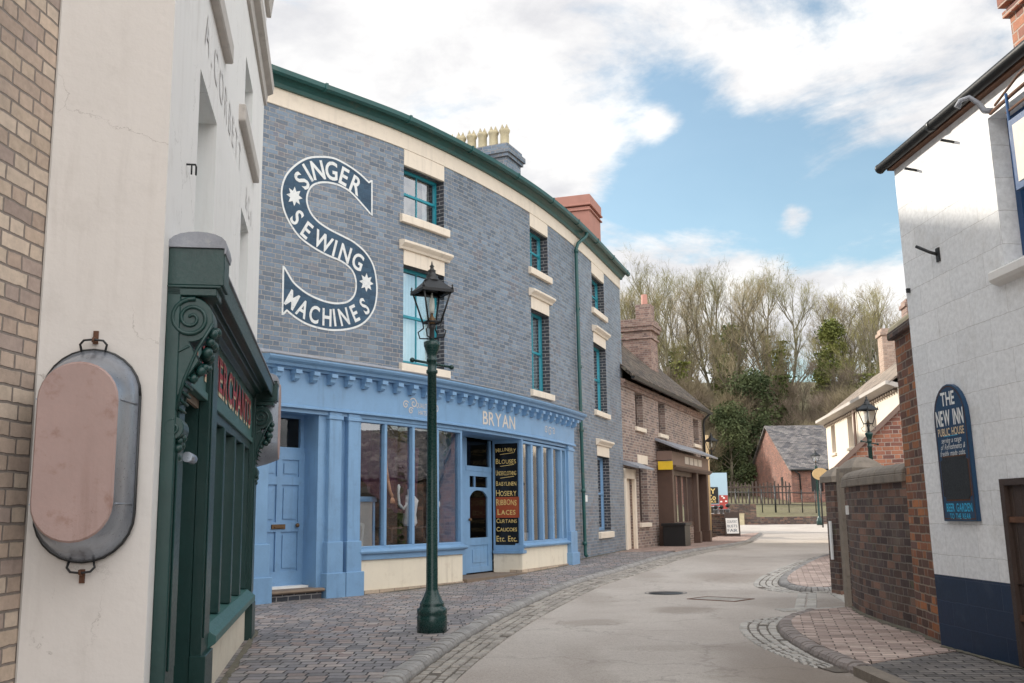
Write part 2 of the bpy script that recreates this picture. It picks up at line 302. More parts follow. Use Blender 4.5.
class MB:
    def __init__(s, f=ident): s.v = []; s.f = []; s.uv = []; s.sm = []; s.F = f
    def face(s, pts, uvs=None, smooth=False):
        i = len(s.v); s.v += [tuple(p) for p in pts]; s.f.append(tuple(range(i, i + len(pts))))
        s.uv.append(uvs or [(p[0], p[2]) for p in pts]); s.sm.append(smooth)
    def q(s, c, uvf):            # face from (s,o,z) corners through the mapping
        s.face([s.F(*p) for p in c], [uvf(p) for p in c])
    def box(s, a0, a1, o0, o1, z0, z1, top=None, cap=True):
        n = max(1, math.ceil((a1 - a0) / s.F.ds)); X = [a0 + (a1 - a0) * i / n for i in range(n + 1)]
        for x0, x1 in zip(X, X[1:]):
            s.q([(x0, o1, z0), (x1, o1, z0), (x1, o1, z1), (x0, o1, z1)], lambda p: (p[0], p[2]))
            s.q([(x1, o0, z0), (x0, o0, z0), (x0, o0, z1), (x1, o0, z1)], lambda p: (p[0], p[2]))
            s.q([(x0, o1, z1), (x1, o1, z1), (x1, o0, z1), (x0, o0, z1)], lambda p: (p[0], p[1]))
            s.q([(x0, o0, z0), (x1, o0, z0), (x1, o1, z0), (x0, o1, z0)], lambda p: (p[0], p[1]))
        for x, r in ((a0, 1), (a1, 0)):
            c = [(x, o0, z0), (x, o1, z0), (x, o1, z1), (x, o0, z1)]
            s.q(c if r else c[::-1], lambda p: (p[1], p[2]))
        return s
    def sweep(s, a0, a1, prof, closed=True, caps=True):     # profile of (o,z) along s
        n = max(1, math.ceil((a1 - a0) / s.F.ds)); X = [a0 + (a1 - a0) * i / n for i in range(n + 1)]; m = len(prof)
        acc = [0]
        for a, b in zip(prof, prof[1:] + prof[:1]): acc.append(acc[-1] + math.dist(a, b))
        for x0, x1 in zip(X, X[1:]):
            for k in range(m if closed else m - 1):
                p, r = prof[k], prof[(k + 1) % m]
                s.face([s.F(x0, *p), s.F(x1, *p), s.F(x1, *r), s.F(x0, *r)], [(x0, acc[k]), (x1, acc[k]), (x1, acc[k + 1]), (x0, acc[k + 1])])
        if caps:
            s.face([s.F(a0, *p) for p in prof], [p for p in prof]); s.face([s.F(a1, *p) for p in prof[::-1]], [p for p in prof[::-1]])
        return s
    def prism(s, poly, o0, o1, axis='o'):    # poly (s,z) extruded in o ; axis 's': poly (o,z) extruded in s ; axis 'z': poly (s,o) extruded in z
        def P(p, h): return {'o': (p[0], h, p[1]), 's': (h, p[0], p[1]), 'z': (p[0], p[1], h)}[axis]
        s.face([s.F(*P(p, o1)) for p in poly], list(poly)); s.face([s.F(*P(p, o0)) for p in poly[::-1]], list(poly[::-1]))
        for a, b in zip(poly, poly[1:] + poly[:1]):
            L = math.dist(a, b); s.face([s.F(*P(a, o0)), s.F(*P(b, o0)), s.F(*P(b, o1)), s.F(*P(a, o1))], [(0, o0), (L, o0), (L, o1), (0, o1)])
        return s
    def tube(s, path, r, n=8, caps=True, mapped=True):
        P = [s.F(*p) if mapped else Vector(p) for p in path]; R = r if isinstance(r, (list, tuple)) else [r] * len(P); rings = []
        up = Vector((0, 0, 1)); nrm = None; L = 0
        for i, p in enumerate(P):
            d = ((P[min(i + 1, len(P) - 1)] - p).normalized() + (p - P[max(i - 1, 0)]).normalized())
            if d.length < 1e-6: d = Vector((0, 0, 1))
            d.normalize()
            if nrm is None: nrm = d.cross(up if abs(d.z) < .9 else Vector((1, 0, 0))).normalized()
            nrm = (nrm - d * nrm.dot(d)).normalized(); b = d.cross(nrm)
            rings.append([p + (nrm * math.cos(2 * math.pi * k / n) + b * math.sin(2 * math.pi * k / n)) * R[i] for k in range(n)])
        for i in range(len(P) - 1):
            l1 = L + (P[i + 1] - P[i]).length
            for k in range(n):
                s.face([rings[i][k], rings[i][(k + 1) % n], rings[i + 1][(k + 1) % n], rings[i + 1][k]], [(k / n, L), ((k + 1) / n, L), ((k + 1) / n, l1), (k / n, l1)], True)
            L = l1
        if caps: s.face(rings[0][::-1]); s.face(rings[-1])
        return s
    def lathe(s, c, prof, n=20, flat=False):   # profile (r,z) about a vertical axis
        for (r0, z0), (r1, z1) in zip(prof, prof[1:]):
            for k in range(n):
                a, b = 2 * math.pi * k / n, 2 * math.pi * (k + 1) / n
                p = [Vector((c[0] + r * math.cos(t), c[1] + r * math.sin(t), c[2] + z)) for r, z, t in ((r0, z0, a), (r0, z0, b), (r1, z1, b), (r1, z1, a))]
                s.face(p, [(k / n, z0), ((k + 1) / n, z0), ((k + 1) / n, z1), (k / n, z1)], not flat)
        return s
    def ball(s, c, r, n=8, sc=(1, 1, 1), jit=0):
        rows = [[Vector(c) + Vector((math.sin(math.pi * i / n) * math.cos(2 * math.pi * k / (2 * n)) * sc[0], math.sin(math.pi * i / n) * math.sin(2 * math.pi * k / (2 * n)) * sc[1], math.cos(math.pi * i / n) * sc[2])) * r for k in range(2 * n)] for i in range(n + 1)]
        for i in range(n):
            for k in range(2 * n):
                s.face([rows[i][k], rows[i + 1][k], rows[i + 1][(k + 1) % (2 * n)], rows[i][(k + 1) % (2 * n)]], None, True)
        return s
    def build(s, name, mat, parent=None, bevel=0, **tags):
        org = parent.matrix_world.translation.copy() if parent else Vector((0, 0, 0))
        root = parent
        while root and root.parent: root = root.parent
        if root: org = Vector(root['_org'])
        if 'org' in tags: org = Vector(tags.pop('org'))
        me = bpy.data.meshes.new(name)
        me.from_pydata([tuple(Vector(v) - org) for v in s.v], [], s.f)
        uv = me.uv_layers.new(name='UVMap'); flat = [c for u in s.uv for p in u for c in p[:2]]
        uv.data.foreach_set('uv', flat)
        me.polygons.foreach_set('use_smooth', s.sm)
        me.materials.append(M[mat] if isinstance(mat, str) else mat)
        bm = bmesh.new(); bm.from_mesh(me); bmesh.ops.remove_doubles(bm, verts=bm.verts, dist=.0004)
        bmesh.ops.recalc_face_normals(bm, faces=bm.faces); bm.to_mesh(me); bm.free()
        o = bpy.data.objects.new(name, me); col.objects.link(o)
        if parent is not None: o.parent = parent
        else: o.location = org; o['_org'] = tuple(org)
        if bevel:
            b = o.modifiers.new('bevel', 'BEVEL'); b.width = bevel; b.segments = 1; b.limit_method = 'ANGLE'; b.angle_limit = math.radians(40)
        tag(o, **tags); return o
def tag(o, label=None, cat=None, group=None, kind=None):
    for k, v in (('label', label), ('category', cat), ('group', group), ('kind', kind)):
        if v: o[k] = v
    return o
def empty(name, loc, label, cat, group=None):
    o = bpy.data.objects.new(name, None); col.objects.link(o); o.location = loc; o['_org'] = tuple(loc); o.empty_display_size = .2
    return tag(o, label, cat, group)
def copy_tree(o, parent=None):
    c = o.copy(); col.objects.link(c); c.parent = parent
    for ch in list(o.children): copy_tree(ch, c)
    return c

def wall(mb, a0, a1, z0, z1, holes, depth=.14, reveal=None):
    """masonry face with real openings and reveals; reveal = other builder for the reveal faces"""
    holes = [(h[0], h[1], max(z0, h[2]), min(z1, h[3]), *h[4:]) for h in holes if h[3] > z0 + .01 and h[2] < z1 - .01]
    n = max(1, math.ceil((a1 - a0) / mb.F.ds)); A = {round(a0 + (a1 - a0) * i / n, 4) for i in range(n + 1)}
    Z = {z0, z1}
    for h in holes:
        A |= {max(a0, h[0]), min(a1, h[1])}; Z |= {max(z0, h[2]), min(z1, h[3])}
    A = sorted(A); Z = sorted(Z)
    for x0, x1 in zip(A, A[1:]):
        for y0, y1 in zip(Z, Z[1:]):
            cx, cz = (x0 + x1) / 2, (y0 + y1) / 2
            if any(h[0] < cx < h[1] and h[2] < cz < h[3] for h in holes): continue
            mb.q([(x0, 0, y0), (x1, 0, y0), (x1, 0, y1), (x0, 0, y1)], lambda p: (p[0], p[2]))
    for h in holes:
        rv = MB(mb.F) if reveal else mb
        d = h[4] if len(h) > 4 else depth
        for x in h[:2]: rv.q([(x, 0, h[2]), (x, -d, h[2]), (x, -d, h[3]), (x, 0, h[3])], lambda p: (p[1], p[2]))
        m = max(1, math.ceil((h[1] - h[0]) / mb.F.ds))
        for i in range(m):
            x0, x1 = h[0] + (h[1] - h[0]) * i / m, h[0] + (h[1] - h[0]) * (i + 1) / m
            for z in h[2:4]: rv.q([(x0, 0, z), (x1, 0, z), (x1, -d, z), (x0, -d, z)], lambda p: (p[0], p[1]))
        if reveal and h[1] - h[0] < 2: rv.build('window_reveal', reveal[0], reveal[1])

def sash(F, root, a0, a1, z0, z1, mat='teal', depth=.12, bars=1, inner='curtain', lights=None, sill=None, lintel=None, sillmat='cream', fw=.06, cornerbars=0, room=.5, ratio=.5):
    """sash window standing back in its reveal: frame > glass, curtain, sill, lintel"""
    b = MB(F); o0, o1 = -depth - .06, -depth
    b.box(a0, a0 + fw, o0, o1, z0, z1); b.box(a1 - fw, a1, o0, o1, z0, z1)
    b.box(a0 + fw, a1 - fw, o0, o1, z1 - fw, z1); b.box(a0 + fw, a1 - fw, o0, o1, z0, z0 + fw * 1.3)
    zm = z0 + (z1 - z0) * ratio
    b.box(a0 + fw, a1 - fw, o0 - .02, o1 - .008, zm - .025, zm + .025)
    for k in range(bars):
        x = a0 + (a1 - a0) * (k + 1) / (bars + 1); b.box(x - .011, x + .011, o0 + .01, o1 - .015, z0 + fw, z1 - fw)
    for zz in (lights or []): b.box(a0 + fw, a1 - fw, o0 + .012, o1 - .017, zz - .011, zz + .011)
    fr = b.build('window', mat, root, bevel=.006)
    p = MB(F); p.box(a0 + fw * .8, a1 - fw * .8, o0 + .02, o0 + .026, z0 + fw, z1 - fw * .8); p.build('pane', 'glass', fr)
    r = MB(F); r.box(a0 + .005, a1 - .005, -depth - room, -depth - room + .02, z0, z1)
    r.box(a0 - .03, a0 + .004, -depth - room, o0 + .01, z0, z1); r.box(a1 - .004, a1 + .03, -depth - room, o0 + .01, z0, z1)
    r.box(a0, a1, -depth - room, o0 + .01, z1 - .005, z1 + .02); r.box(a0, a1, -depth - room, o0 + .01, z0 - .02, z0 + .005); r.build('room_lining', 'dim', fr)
    if inner == 'net':
        c = MB(F); n = 24; w = (a1 - a0 - 2 * fw) / n
        for k in range(n):
            x = a0 + fw + w * k; e = .006 * (k % 2); e2 = .006 * ((k + 1) % 2)
            c.q([(x, o0 - .05 - e, z0 + .05), (x + w, o0 - .05 - e2, z0 + .05), (x + w, o0 - .05 - e2, z1 - .05), (x, o0 - .05 - e, z1 - .05)], lambda p: (p[0], p[2]))
        c.build('net_curtain', 'net', fr)
    elif inner == 'curtain':
        for x0, x1 in ((a0 + fw, a0 + fw + .16), (a1 - fw - .2, a1 - fw)):
            c = MB(F); n = 6; w = (x1 - x0) / n
            for k in range(n):
                e, e2 = .02 * (k % 2), .02 * ((k + 1) % 2); x = x0 + w * k
                c.q([(x, o0 - .08 - e, z0 + .03), (x + w, o0 - .08 - e2, z0 + .03), (x + w, o0 - .08 - e2, z1 - .03), (x, o0 - .08 - e, z1 - .03)], lambda p: (p[0], p[2]))
            c.build('curtain', 'curtain', fr)
    if sill:
        s_ = MB(F); s_.sweep(a0 - sill[0], a1 + sill[0], [(-depth, z0 - .002), (.075, z0 - .03), (.075, z0 - sill[1]), (-.0, z0 - sill[1]), (-depth, z0 - sill[1])]); s_.build('sill', sillmat, fr, bevel=.008)
    if lintel == 'flat':
        l = MB(F); l.box(a0 - .0, a1 + .0, -.05, .012, z1 - .002, z1 + .29); l.build('lintel', sillmat, fr, bevel=.005)
    if lintel == 'hood':
        l = MB(F); l.box(a0, a1, -.05, .014, z1, z1 + .26)
        l.sweep(a0 - .11, a1 + .11, [(0, z1 + .2585), (.05, z1 + .262), (.07, z1 + .30), (.12, z1 + .34), (.14, z1 + .36), (.14, z1 + .40), (.0, z1 + .43)])
        l.build('lintel', sillmat, fr, bevel=.004)
    return fr

_tc = {}
def glyph(ch, bold=.0, ext=0):
    """outline faces of one character of the built-in font: (verts2d, faces, advance)"""
    k = (ch, bold)
    if k in _tc: return _tc[k]
    cu = bpy.data.curves.new('glyph', 'FONT'); cu.body = ch; cu.size = 1; cu.offset = bold; cu.resolution_u = 4
    ob = bpy.data.objects.new('glyph', cu); col.objects.link(ob); bpy.context.view_layer.update()
    dg = bpy.context.evaluated_depsgraph_get(); me = ob.evaluated_get(dg).to_mesh()
    V = [(v.co.x, v.co.y) for v in me.vertices]; Fc = [tuple(p.vertices) for p in me.polygons]
    ob.evaluated_get(dg).to_mesh_clear(); bpy.data.objects.remove(ob); bpy.data.curves.remove(cu)
    _tc[k] = (V, Fc); return _tc[k]
def letter(mb, ch, cx, cz, h, o, ang=0, wscale=1, bold=.0, shear=0, serif=False):
    V, Fc = glyph(ch, bold)
    if not V: return
    x0, x1 = min(v[0] for v in V), max(v[0] for v in V); y0, y1 = (0, .72) if ch.isupper() or ch.isdigit() or ch == '&' else (0, .72)
    k = h / .72; ca, sa = math.cos(ang), math.sin(ang)
    def T(v):
        x = (v[0] - (x0 + x1) / 2) * k * wscale + shear * (v[1] - .36) * k; z = (v[1] - .36) * k
        return (cx + x * ca - z * sa, o, cz + x * sa + z * ca)
    for f in Fc:
        mb.q([T(V[i]) for i in f], lambda p: (p[0], p[2]))
def text(mb, s, a0, a1, z, h, o, bold=0.0, shear=0, flip=False, arc=0, gap=.16, caps=None):
    """word set between a0 and a1 (centre height z); arc bends it"""
    ws = []
    for i, ch in enumerate(s):
        if ch == ' ': ws.append(.32); continue
        V, _ = glyph(ch, bold); hh = 1
        if caps and i and s[i - 1] != ' ': hh = caps
        ws.append((max(v[0] for v in V) - min(v[0] for v in V)) * hh)
    tot = sum(ws) + gap * .5 * (len(s) - 1); sc = (a1 - a0) / tot; k = h / .72; x = a0
    for i, (ch, wd) in enumerate(zip(s, ws)):
        if ch != ' ':
            hh = caps if (caps and i and s[i - 1] != ' ') else 1
            c = x + wd * sc / 2; r = (c - (a0 + a1) / 2) / ((a1 - a0) / 2)
            letter(mb, ch, c, z + arc * (1 - r * r) - (h * (1 - hh) / 2), h * hh, o, -arc * 4 * r / (a1 - a0) * .5 if arc else 0, sc * 1 / k, bold, shear)
        x += (wd + gap * .5) * sc
# ------------------------------------------------------------------ ground, road, pavements
def sheet(poly, zf, name, mat, step=.6, thick=.1, **tags):
    xs = [p[0] for p in poly]; ys = [p[1] for p in poly]
    pts = [Vector(p) for p in poly]; n = len(pts); P2 = []
    for i in range(n):                          # subdivide the outline
        a, b = pts[i], pts[(i + 1) % n]; k = max(1, int((b - a).length / step))
        P2 += [a.lerp(b, j / k) for j in range(k)]
    n = len(P2); E = [(i, (i + 1) % n) for i in range(n)]; extra = []
    x = min(xs) + step / 2
    while x < max(xs):
        y = min(ys) + step / 2
        while y < max(ys): extra.append(Vector((x, y))); y += step
        x += step
    V, _, Fc, *_r = delaunay_2d_cdt(P2 + extra, E, [list(range(n))], 1, 1e-5)
    mb = MB()
    for f in Fc: mb.face([(V[i][0], V[i][1], zf(V[i][0], V[i][1])) for i in f], [(V[i][0], V[i][1]) for i in f])
    for i, j in E:
        a, b = P2[i], P2[j]; mb.face([(a.x, a.y, zf(a.x, a.y)), (b.x, b.y, zf(b.x, b.y)), (b.x, b.y, zf(b.x, b.y) - thick), (a.x, a.y, zf(a.x, a.y) - thick)])
    return mb.build(name, mat, **tags)
zr = lambda x, y: g(y) - .07
zp = lambda x, y: g(y)

# terrain
m, t, b, o_ = newmat('ground_mat')
P = t.n('ShaderNodeTexCoord').outputs['Object']
c = t.mix(t.mr(t.noise(P, .25, 6, .65), .42, .6, 0, 1), (.135, .125, .06), (.10, .08, .05)); c = t.mix(t.mr(t.noise(P, 4, 5, .7), .4, .65), c, (.18, .16, .085))
t.put(b.inputs['Base Color'], c); b.inputs['Roughness'].default_value = 1; bump(t, b, t.noise(P, 6, 6, .7), .8, .1); M['soil'] = m
mb = MB(); X = [-600, -300, -150, -80, -40, -20, -10, 0, 6, 12, 18, 24, 30, 40, 55, 75, 100, 140, 200, 300, 600]; Y = [-300, -100, -40, -15, 0, 8, 16, 24, 28, 34, 39, 45, 50, 54, 56.4, 58, 60, 62, 66, 72, 77, 82, 90, 100, 110, 125, 140, 170, 200, 300, 700]
def zg(x, y): return g(y) - .12 + (noise.noise(Vector((x * .05, y * .05, 0))) * 1.5 if y > 85 else 0) + (noise.noise(Vector((x * .2, y * .3, 3))) * .25 if 56 < y < 72 else 0)
for x0, x1 in zip(X, X[1:]):
    for y0, y1 in zip(Y, Y[1:]): mb.face([(x0, y0, zg(x0, y0)), (x1, y0, zg(x1, y0)), (x1, y1, zg(x1, y1)), (x0, y1, zg(x0, y1))], None, True)
mb.build('ground', 'soil', kind='structure')

# road surface with stains
m, t, b, o_ = newmat('road_mat'); P = t.n('ShaderNodeTexCoord').outputs['Object']; px_, py_ = t.sep(P)[:2]
n1_ = t.noise(P, .7, 6, .62, .4); n2_ = t.noise(P, 14, 6, .7); n3_ = t.noise(P, 140, 3, .7)
c = t.ramp(n1_, [(.3, (.42, .365, .32)), (.5, (.50, .45, .405)), (.72, (.56, .515, .465))])
c = t.mix(t.mr(n2_, .35, .7, 0, .4), c, (.33, .285, .25)); c = t.mix(t.mr(n3_, .5, .66, 0, .6), c, (.17, .145, .12)); ag = t.noise(P, 45, 3, .8); c = t.mix(t.mr(ag, .56, .68, 0, .55), c, (.16, .13, .105)); c = t.mix(t.mr(ag, .3, .42, .5, 0), c, (.66, .61, .55)); c = t.mix(t.mr(n3_, .28, .4, .4, 0), c, (.5, .47, .43))
wx = t.m('ADD', px_, t.m('MULTIPLY', t.m('SUBTRACT', n1_, .5), 1.2)); wy = t.m('ADD', py_, t.m('MULTIPLY', t.m('SUBTRACT', n2_, .5), .7))
for (sx, sy, rx, ry, am) in [(2.18, 13.45, .42, .5, .75), (4.0, 18.9, .75, 1.3, .6), (.95, 12.1, .4, .35, .55), (2.85, 11.9, .5, 1.3, .35), (2.2, 8.2, .55, 1.8, .8), (2.25, 6.2, .5, 2.5, .7), (3.9, 14.2, .8, 1.0, .5), (3.0, 16.1, .9, .5, .3), (6.2, 31, .8, 2.5, .45), (9, 39, 1.2, 3, .35), (8.6, 33, .7, 3, .25), (1.6, 9.8, .6, .25, .3), (.6, 8.6, .25, 1.5, .3), (1.2, 15.7, .35, 1.6, .35), (2.5, 20, .35, 2, .35), (11, 45, 3, 2.2, .35), (5.1, 24, .9, 2, .3)]:
    dd = t.m('ADD', t.m('POWER', t.m('ABSOLUTE', t.m('DIVIDE', t.m('SUBTRACT', wx, sx), rx)), 2), t.m('POWER', t.m('ABSOLUTE', t.m('DIVIDE', t.m('SUBTRACT', wy, sy), ry)), 2))
    c = t.mix(t.mr(dd, .25, 1.7, am * .62, 0, True), c, (.16, .12, .088))
cr = t.n('ShaderNodeTexVoronoi', feature='DISTANCE_TO_EDGE'); cr.inputs['Scale'].default_value = .42; t.put(cr.inputs['Vector'], t.vm('ADD', P, t.vm('SCALE', t.noise(P, 2.5, 5, .6, out=1), .7)))
c = t.mix(t.m('MULTIPLY', t.mr(cr.outputs[0], .0, .012, 1, 0), .3), c, (.12, .10, .085))
t.put(b.inputs['Base Color'], c); t.put(b.inputs['Roughness'], t.mr(n1_, .3, .7, .7, .92)); b.inputs['Specular IOR Level'].default_value = .35
bump(t, b, t.m('ADD', t.m('MULTIPLY', n3_, .6), n2_), .5, .008); M['road'] = m
sheet([(-1.5, -8), (4, -8), (4.4, 9), (6, 13), (6, 16), (11, 24), (14, 36), (24, 50), (30, 56.2), (11.8, 56.2), (9.6, 50), (8.4, 42), (7, 36), (2.6, 25), (0, 18), (-1.2, 12)], zr, 'road', 'road', 1.2, .08, kind='structure')

KO = [(-1.12, -8), (-1.08, 0), (-1.0, 4), (-.93, 6.3), (-.855, 7.843), (-.738, 8.866), (-.587, 10.053), (-.348, 11.611), (.003, 13.468), (.714, 16.846), (1.363, 18.717), (2.1, 20.528), (3.438, 24.251), (5.161, 28.482), (7.249, 33.603), (9.3, 39.8), (11.2, 46)]
RKO = [(3.55, 12.66), (3.19, 12.1), (2.99, 11.7), (2.85, 11.3), (2.715, 10.645), (2.63, 9.967), (2.58, 9.1), (2.60, 8.4), (2.62, 8.1)]
FKO = [(4.98, 16.02), (4.62, 15.96), (4.44, 16.1), (4.36, 16.559), (4.42, 17.319), (4.802, 18.554), (5.35, 19.9), (6.6, 22.842), (7.8, 25.0)]
kl, kr, kf = Curve(KO, KO[4]), Curve(RKO, RKO[0]), Curve(FKO, FKO[0])
def kerb(K, a0, a1, side, w, name, mat, zt=.0, step=.105):
    mb = MB(K); mb.F.ds = 9; a = a0
    while a < a1:
        l = step * random.uniform(.85, 1.15); y = K.pt(a).y; z = g(y) + zt + random.uniform(-.007, .006); s_ = side; r = .05
        prof = [(0, z - .13), (.004 * s_, z - r), (.018 * s_, z - .02), (.05 * s_, z - .003), (w * .6 * s_, z), (w * s_, z - .008), (w * s_, z - .13)]
        mb.sweep(a, a + l - .013, prof); a += l
    K.ds = .3
    return mb.build(name, mat, kind='structure')
M['kerbstone'] = paint('kerb_stone', (.31, .295, .28), .75, .32, 3.5, .4, dirt=((.17, .16, .15), .6))
M['kerbred'] = paint('kerb_brick', (.27, .23, .21), .75, .3, 2.8, .4, dirt=((.15, .13, .12), .6))
M['cobble'] = paint('cobble_stone', (.33, .30, .265), .8, .45, 4.5, .6, dirt=((.14, .125, .10), .6))
M['cobble_pale'] = paint('pale_cobble_stone', (.42, .395, .36), .8, .3, 1.9, .6, dirt=((.2, .18, .15), .5))
kerb(kl, kl.S[0] + .1, kl.S[-1] - .1, -1, .17, 'kerb', 'kerbstone', .006)
kerb(kr, 0, kr.S[-1] - .02, -1, .15, 'kerb', 'kerbred', .004, .085)
kerb(kf, 0, kf.S[-1] - .02, 1, .15, 'kerb', 'kerbstone', .004, .1)
def cobbles(K, a0, a1, rows, wf, side, name, mat, step=.15, drop=.0):
    mb = MB(); a = a0; rowp = [a0 + random.uniform(0, .1) for _ in range(rows)]
    for r in range(rows):
        a = rowp[r]
        while a < a1:
            W_ = wf(a); rw = W_ / rows; l = step * random.uniform(.65, 1.35); o0 = side * (.012 + r * rw); o1 = side * ((r + 1) * rw)
            if rw > .04 and random.random() > .03:
                cs = [K(a + .006, o0, 0), K(a + l - .008, o0, 0), K(a + l - .008, o1, 0), K(a + .006, o1, 0)]
                cen = sum(cs, Vector()) / 4; top = g(cen.y) - .058 - drop + random.uniform(-.006, .009)
                B = [Vector((p.x, p.y, top - .05)) for p in cs]; Mi = [cen.lerp(p, .97 + random.uniform(-.04, .02)) for p in cs]; T = [cen.lerp(p, .80 + random.uniform(-.05, .04)) for p in cs]
                for p in Mi: p.z = top - .012
                for p in T: p.z = top
                for k in range(4):
                    j = (k + 1) % 4; mb.face([B[k], B[j], Mi[j], Mi[k]]); mb.face([Mi[k], Mi[j], T[j], T[k]])
                mb.face(T)
            a += l
    return mb.build(name, mat, kind='structure')
cw = lambda a: interp(kl.pt(a).y, [(-8, .42), (8, .36), (12, .42), (17, .5), (22, .5), (27, .42), (33, .3), (38, .1)])
cobbles(kl, kl.S[0] + 3, kl.S[-1] - 9, 4, cw, 1, 'cobble_gutter', 'cobble', .15)
rw_ = lambda a: interp(a, [(0, .05), (.5, .2), (1.0, .42), (1.8, .40), (3.0, .33), (3.8, .25), (4.6, .12)])
cobbles(kr, 0, kr.S[-1] - .1, 4, rw_, 1, 'cobble_apron', 'cobble_pale', .15)
cobbles(kf, 0, kf.S[-1], 4, lambda a: interp(a, [(0, .15), (.4, .35), (1.5, .42), (5, .35), (9, .2)]), -1, 'cobble_apron', 'cobble_pale', .15)
# gateway crossing between the two corner pavements
gw = Line((3.25, 12.72), (4.55, 13.35)); gw2 = Line((4.35, 15.92), (3.6, 13.0))
cobbles(Line((3.3, 12.95), (4.9, 13.25)), 0, 1.6, 2, lambda a: .34, -1, 'cobble_crossing', 'cobble_pale', .16)
cobbles(Line((3.6, 13.4), (4.35, 15.9)), 0, 2.4, 2, lambda a: .3, 1, 'cobble_crossing', 'cobble_pale', .17)
cobbles(Line((4.35, 13.3), (4.75, 15.6)), 0, 2.3, 3, lambda a: .42, 1, 'cobble_crossing', 'cobble_pale', .17)
M['dirtjoint'] = paint('gutter_dirt', (.125, .105, .085), .95, .3, 3, .6)
def strip(K, a0, a1, o0, o1, dz, name):
    mb = MB(); n = int((a1 - a0) / .4)
    for i in range(n):
        x0, x1 = a0 + (a1 - a0) * i / n, a0 + (a1 - a0) * (i + 1) / n; c = []
        for x, o in ((x0, o0), (x1, o0), (x1, o1), (x0, o1)):
            p = K(x, o(x) if callable(o) else o, 0); c.append((p.x, p.y, g(p.y) + dz))
        mb.face(c)
    return mb.build(name, 'dirtjoint', kind='structure')
strip(kl, kl.S[0] + 3, kl.S[-1] - 7, -.02, lambda a: cw(a) - .005, -.064, 'gutter_bed')
strip(kr, 0, kr.S[-1] - .1, -.02, lambda a: rw_(a) - .005, -.0635, 'gutter_bed')
strip(kf, 0, kf.S[-1], .02, lambda a: -interp(a, [(0, .15), (.4, .35), (1.5, .42), (5, .35), (9, .2)]) + .005, -.063, 'gutter_bed')
# pavements
kin = [(kl(a, -.168, 0).x, kl(a, -.168, 0).y) for a in [kl.S[0] + (kl.S[-1] - kl.S[0]) * i / 70 for i in range(71)]]
left_far = [p for p in kin if p[1] >= 26.5]; left_near = [p for p in kin if p[1] <= 26.6]
sheet(left_near + [(3.4, 29.5), (0, 26.5), (-2.3, 19.5), (-3.7, 16.6), (-5.2, 15), (-5.2, 12), (-3.2, 10.5), (-2.9, 3), (-2.95, -8)], zp, 'pavement', 'sett', 1.0, .1, kind='structure')
M['paver_l'] = masonry('red_pavement_brick', [(.33, .23, .195), (.38, .27, .23), (.29, .205, .175), (.42, .31, .26)], (.14, .11, .09), L=.23, H=.115, mw=.011, bond='s', coords='OBJ', tone=.2, rot=-.4, grime=((.16, .13, .1), .5, 1.2))
sheet([(p[0] + .0, p[1]) for p in left_far] + [(8.6, 43), (2.3, 26.5)], lambda x, y: g(y) + .004, 'pavement', 'paver_l', 1.2, .1, kind='structure')
kri = [(kr(a, -.148, 0).x, kr(a, -.148, 0).y) for a in [kr.S[-1] * i / 40 for i in range(41)]]
sheet([(4.4, 12.95)] + kri + [(2.80, 8.3), (2.95, 8.33), (3.66, 8.76), (4.2, 9.2), (4.5, 10)], zp, 'pavement', 'paver', .7, .1, kind='structure')
sheet([(2.72, 8.12), (2.62, 8.05), (2.74, 6.5), (2.78, -8), (4.6, -8), (4.6, 9), (4.2, 9.17), (3.66, 8.74), (2.95, 8.31)], lambda x, y: -.003, 'pavement', 'gray_sett', .8, .1, kind='structure')
kb = MB(Line((2.74, -8), (2.60, 8.06))); a = 0
while a < 16: kb.box(a, min(a + .9, 16.06) - .01, -.0, .14, -.13, .0); a += .9
kb.build('kerb', 'stone', kind='structure')
kfi = [(kf(a, .148, 0).x, kf(a, .148, 0).y) for a in [kf.S[-1] * i / 40 for i in range(41)]]
sheet([(5.6, 15.6), (5.1, 16.0)] + kfi + [(10.5, 27), (9.5, 20), (6.5, 15.6)], zp, 'pavement', 'paver', .8, .1, kind='structure')
# manhole and patched trench cover
mh = MB(); mh.lathe((2.36, 16.15, g(16.15) - .085), [(0, .022), (.27, .022), (.275, .016), (.30, .016), (.33, .024), (.34, .0)], 28)
mh.build('manhole_cover', 'iron', org=(2.36, 16.15, -.07), label='round iron manhole cover set in the road, the one nearer the left kerb', cat='manhole cover')
pc = MB(); pc.F = Line((2.5, 15.05), (3.1, 14.5)); pc.box(0, .8, -.04, 0, -.09, -.062); pc.box(0, .8, -.55, -.51, -.09, -.062); pc.box(0, .04, -.51, -.04, -.09, -.062); pc.box(.76, .8, -.51, -.04, -.09, -.062)
pc = pc.build('inspection_cover', 'rust', org=(2.8, 14.8, -.07), label='rectangular framed cover in the middle of the road', cat='inspection cover')
c2 = MB(Line((2.5, 15.05), (3.1, 14.5))); c2.box(.045, .755, -.505, -.045, -.09, -.064); c2.build('cover_plate', 'cobble', pc)

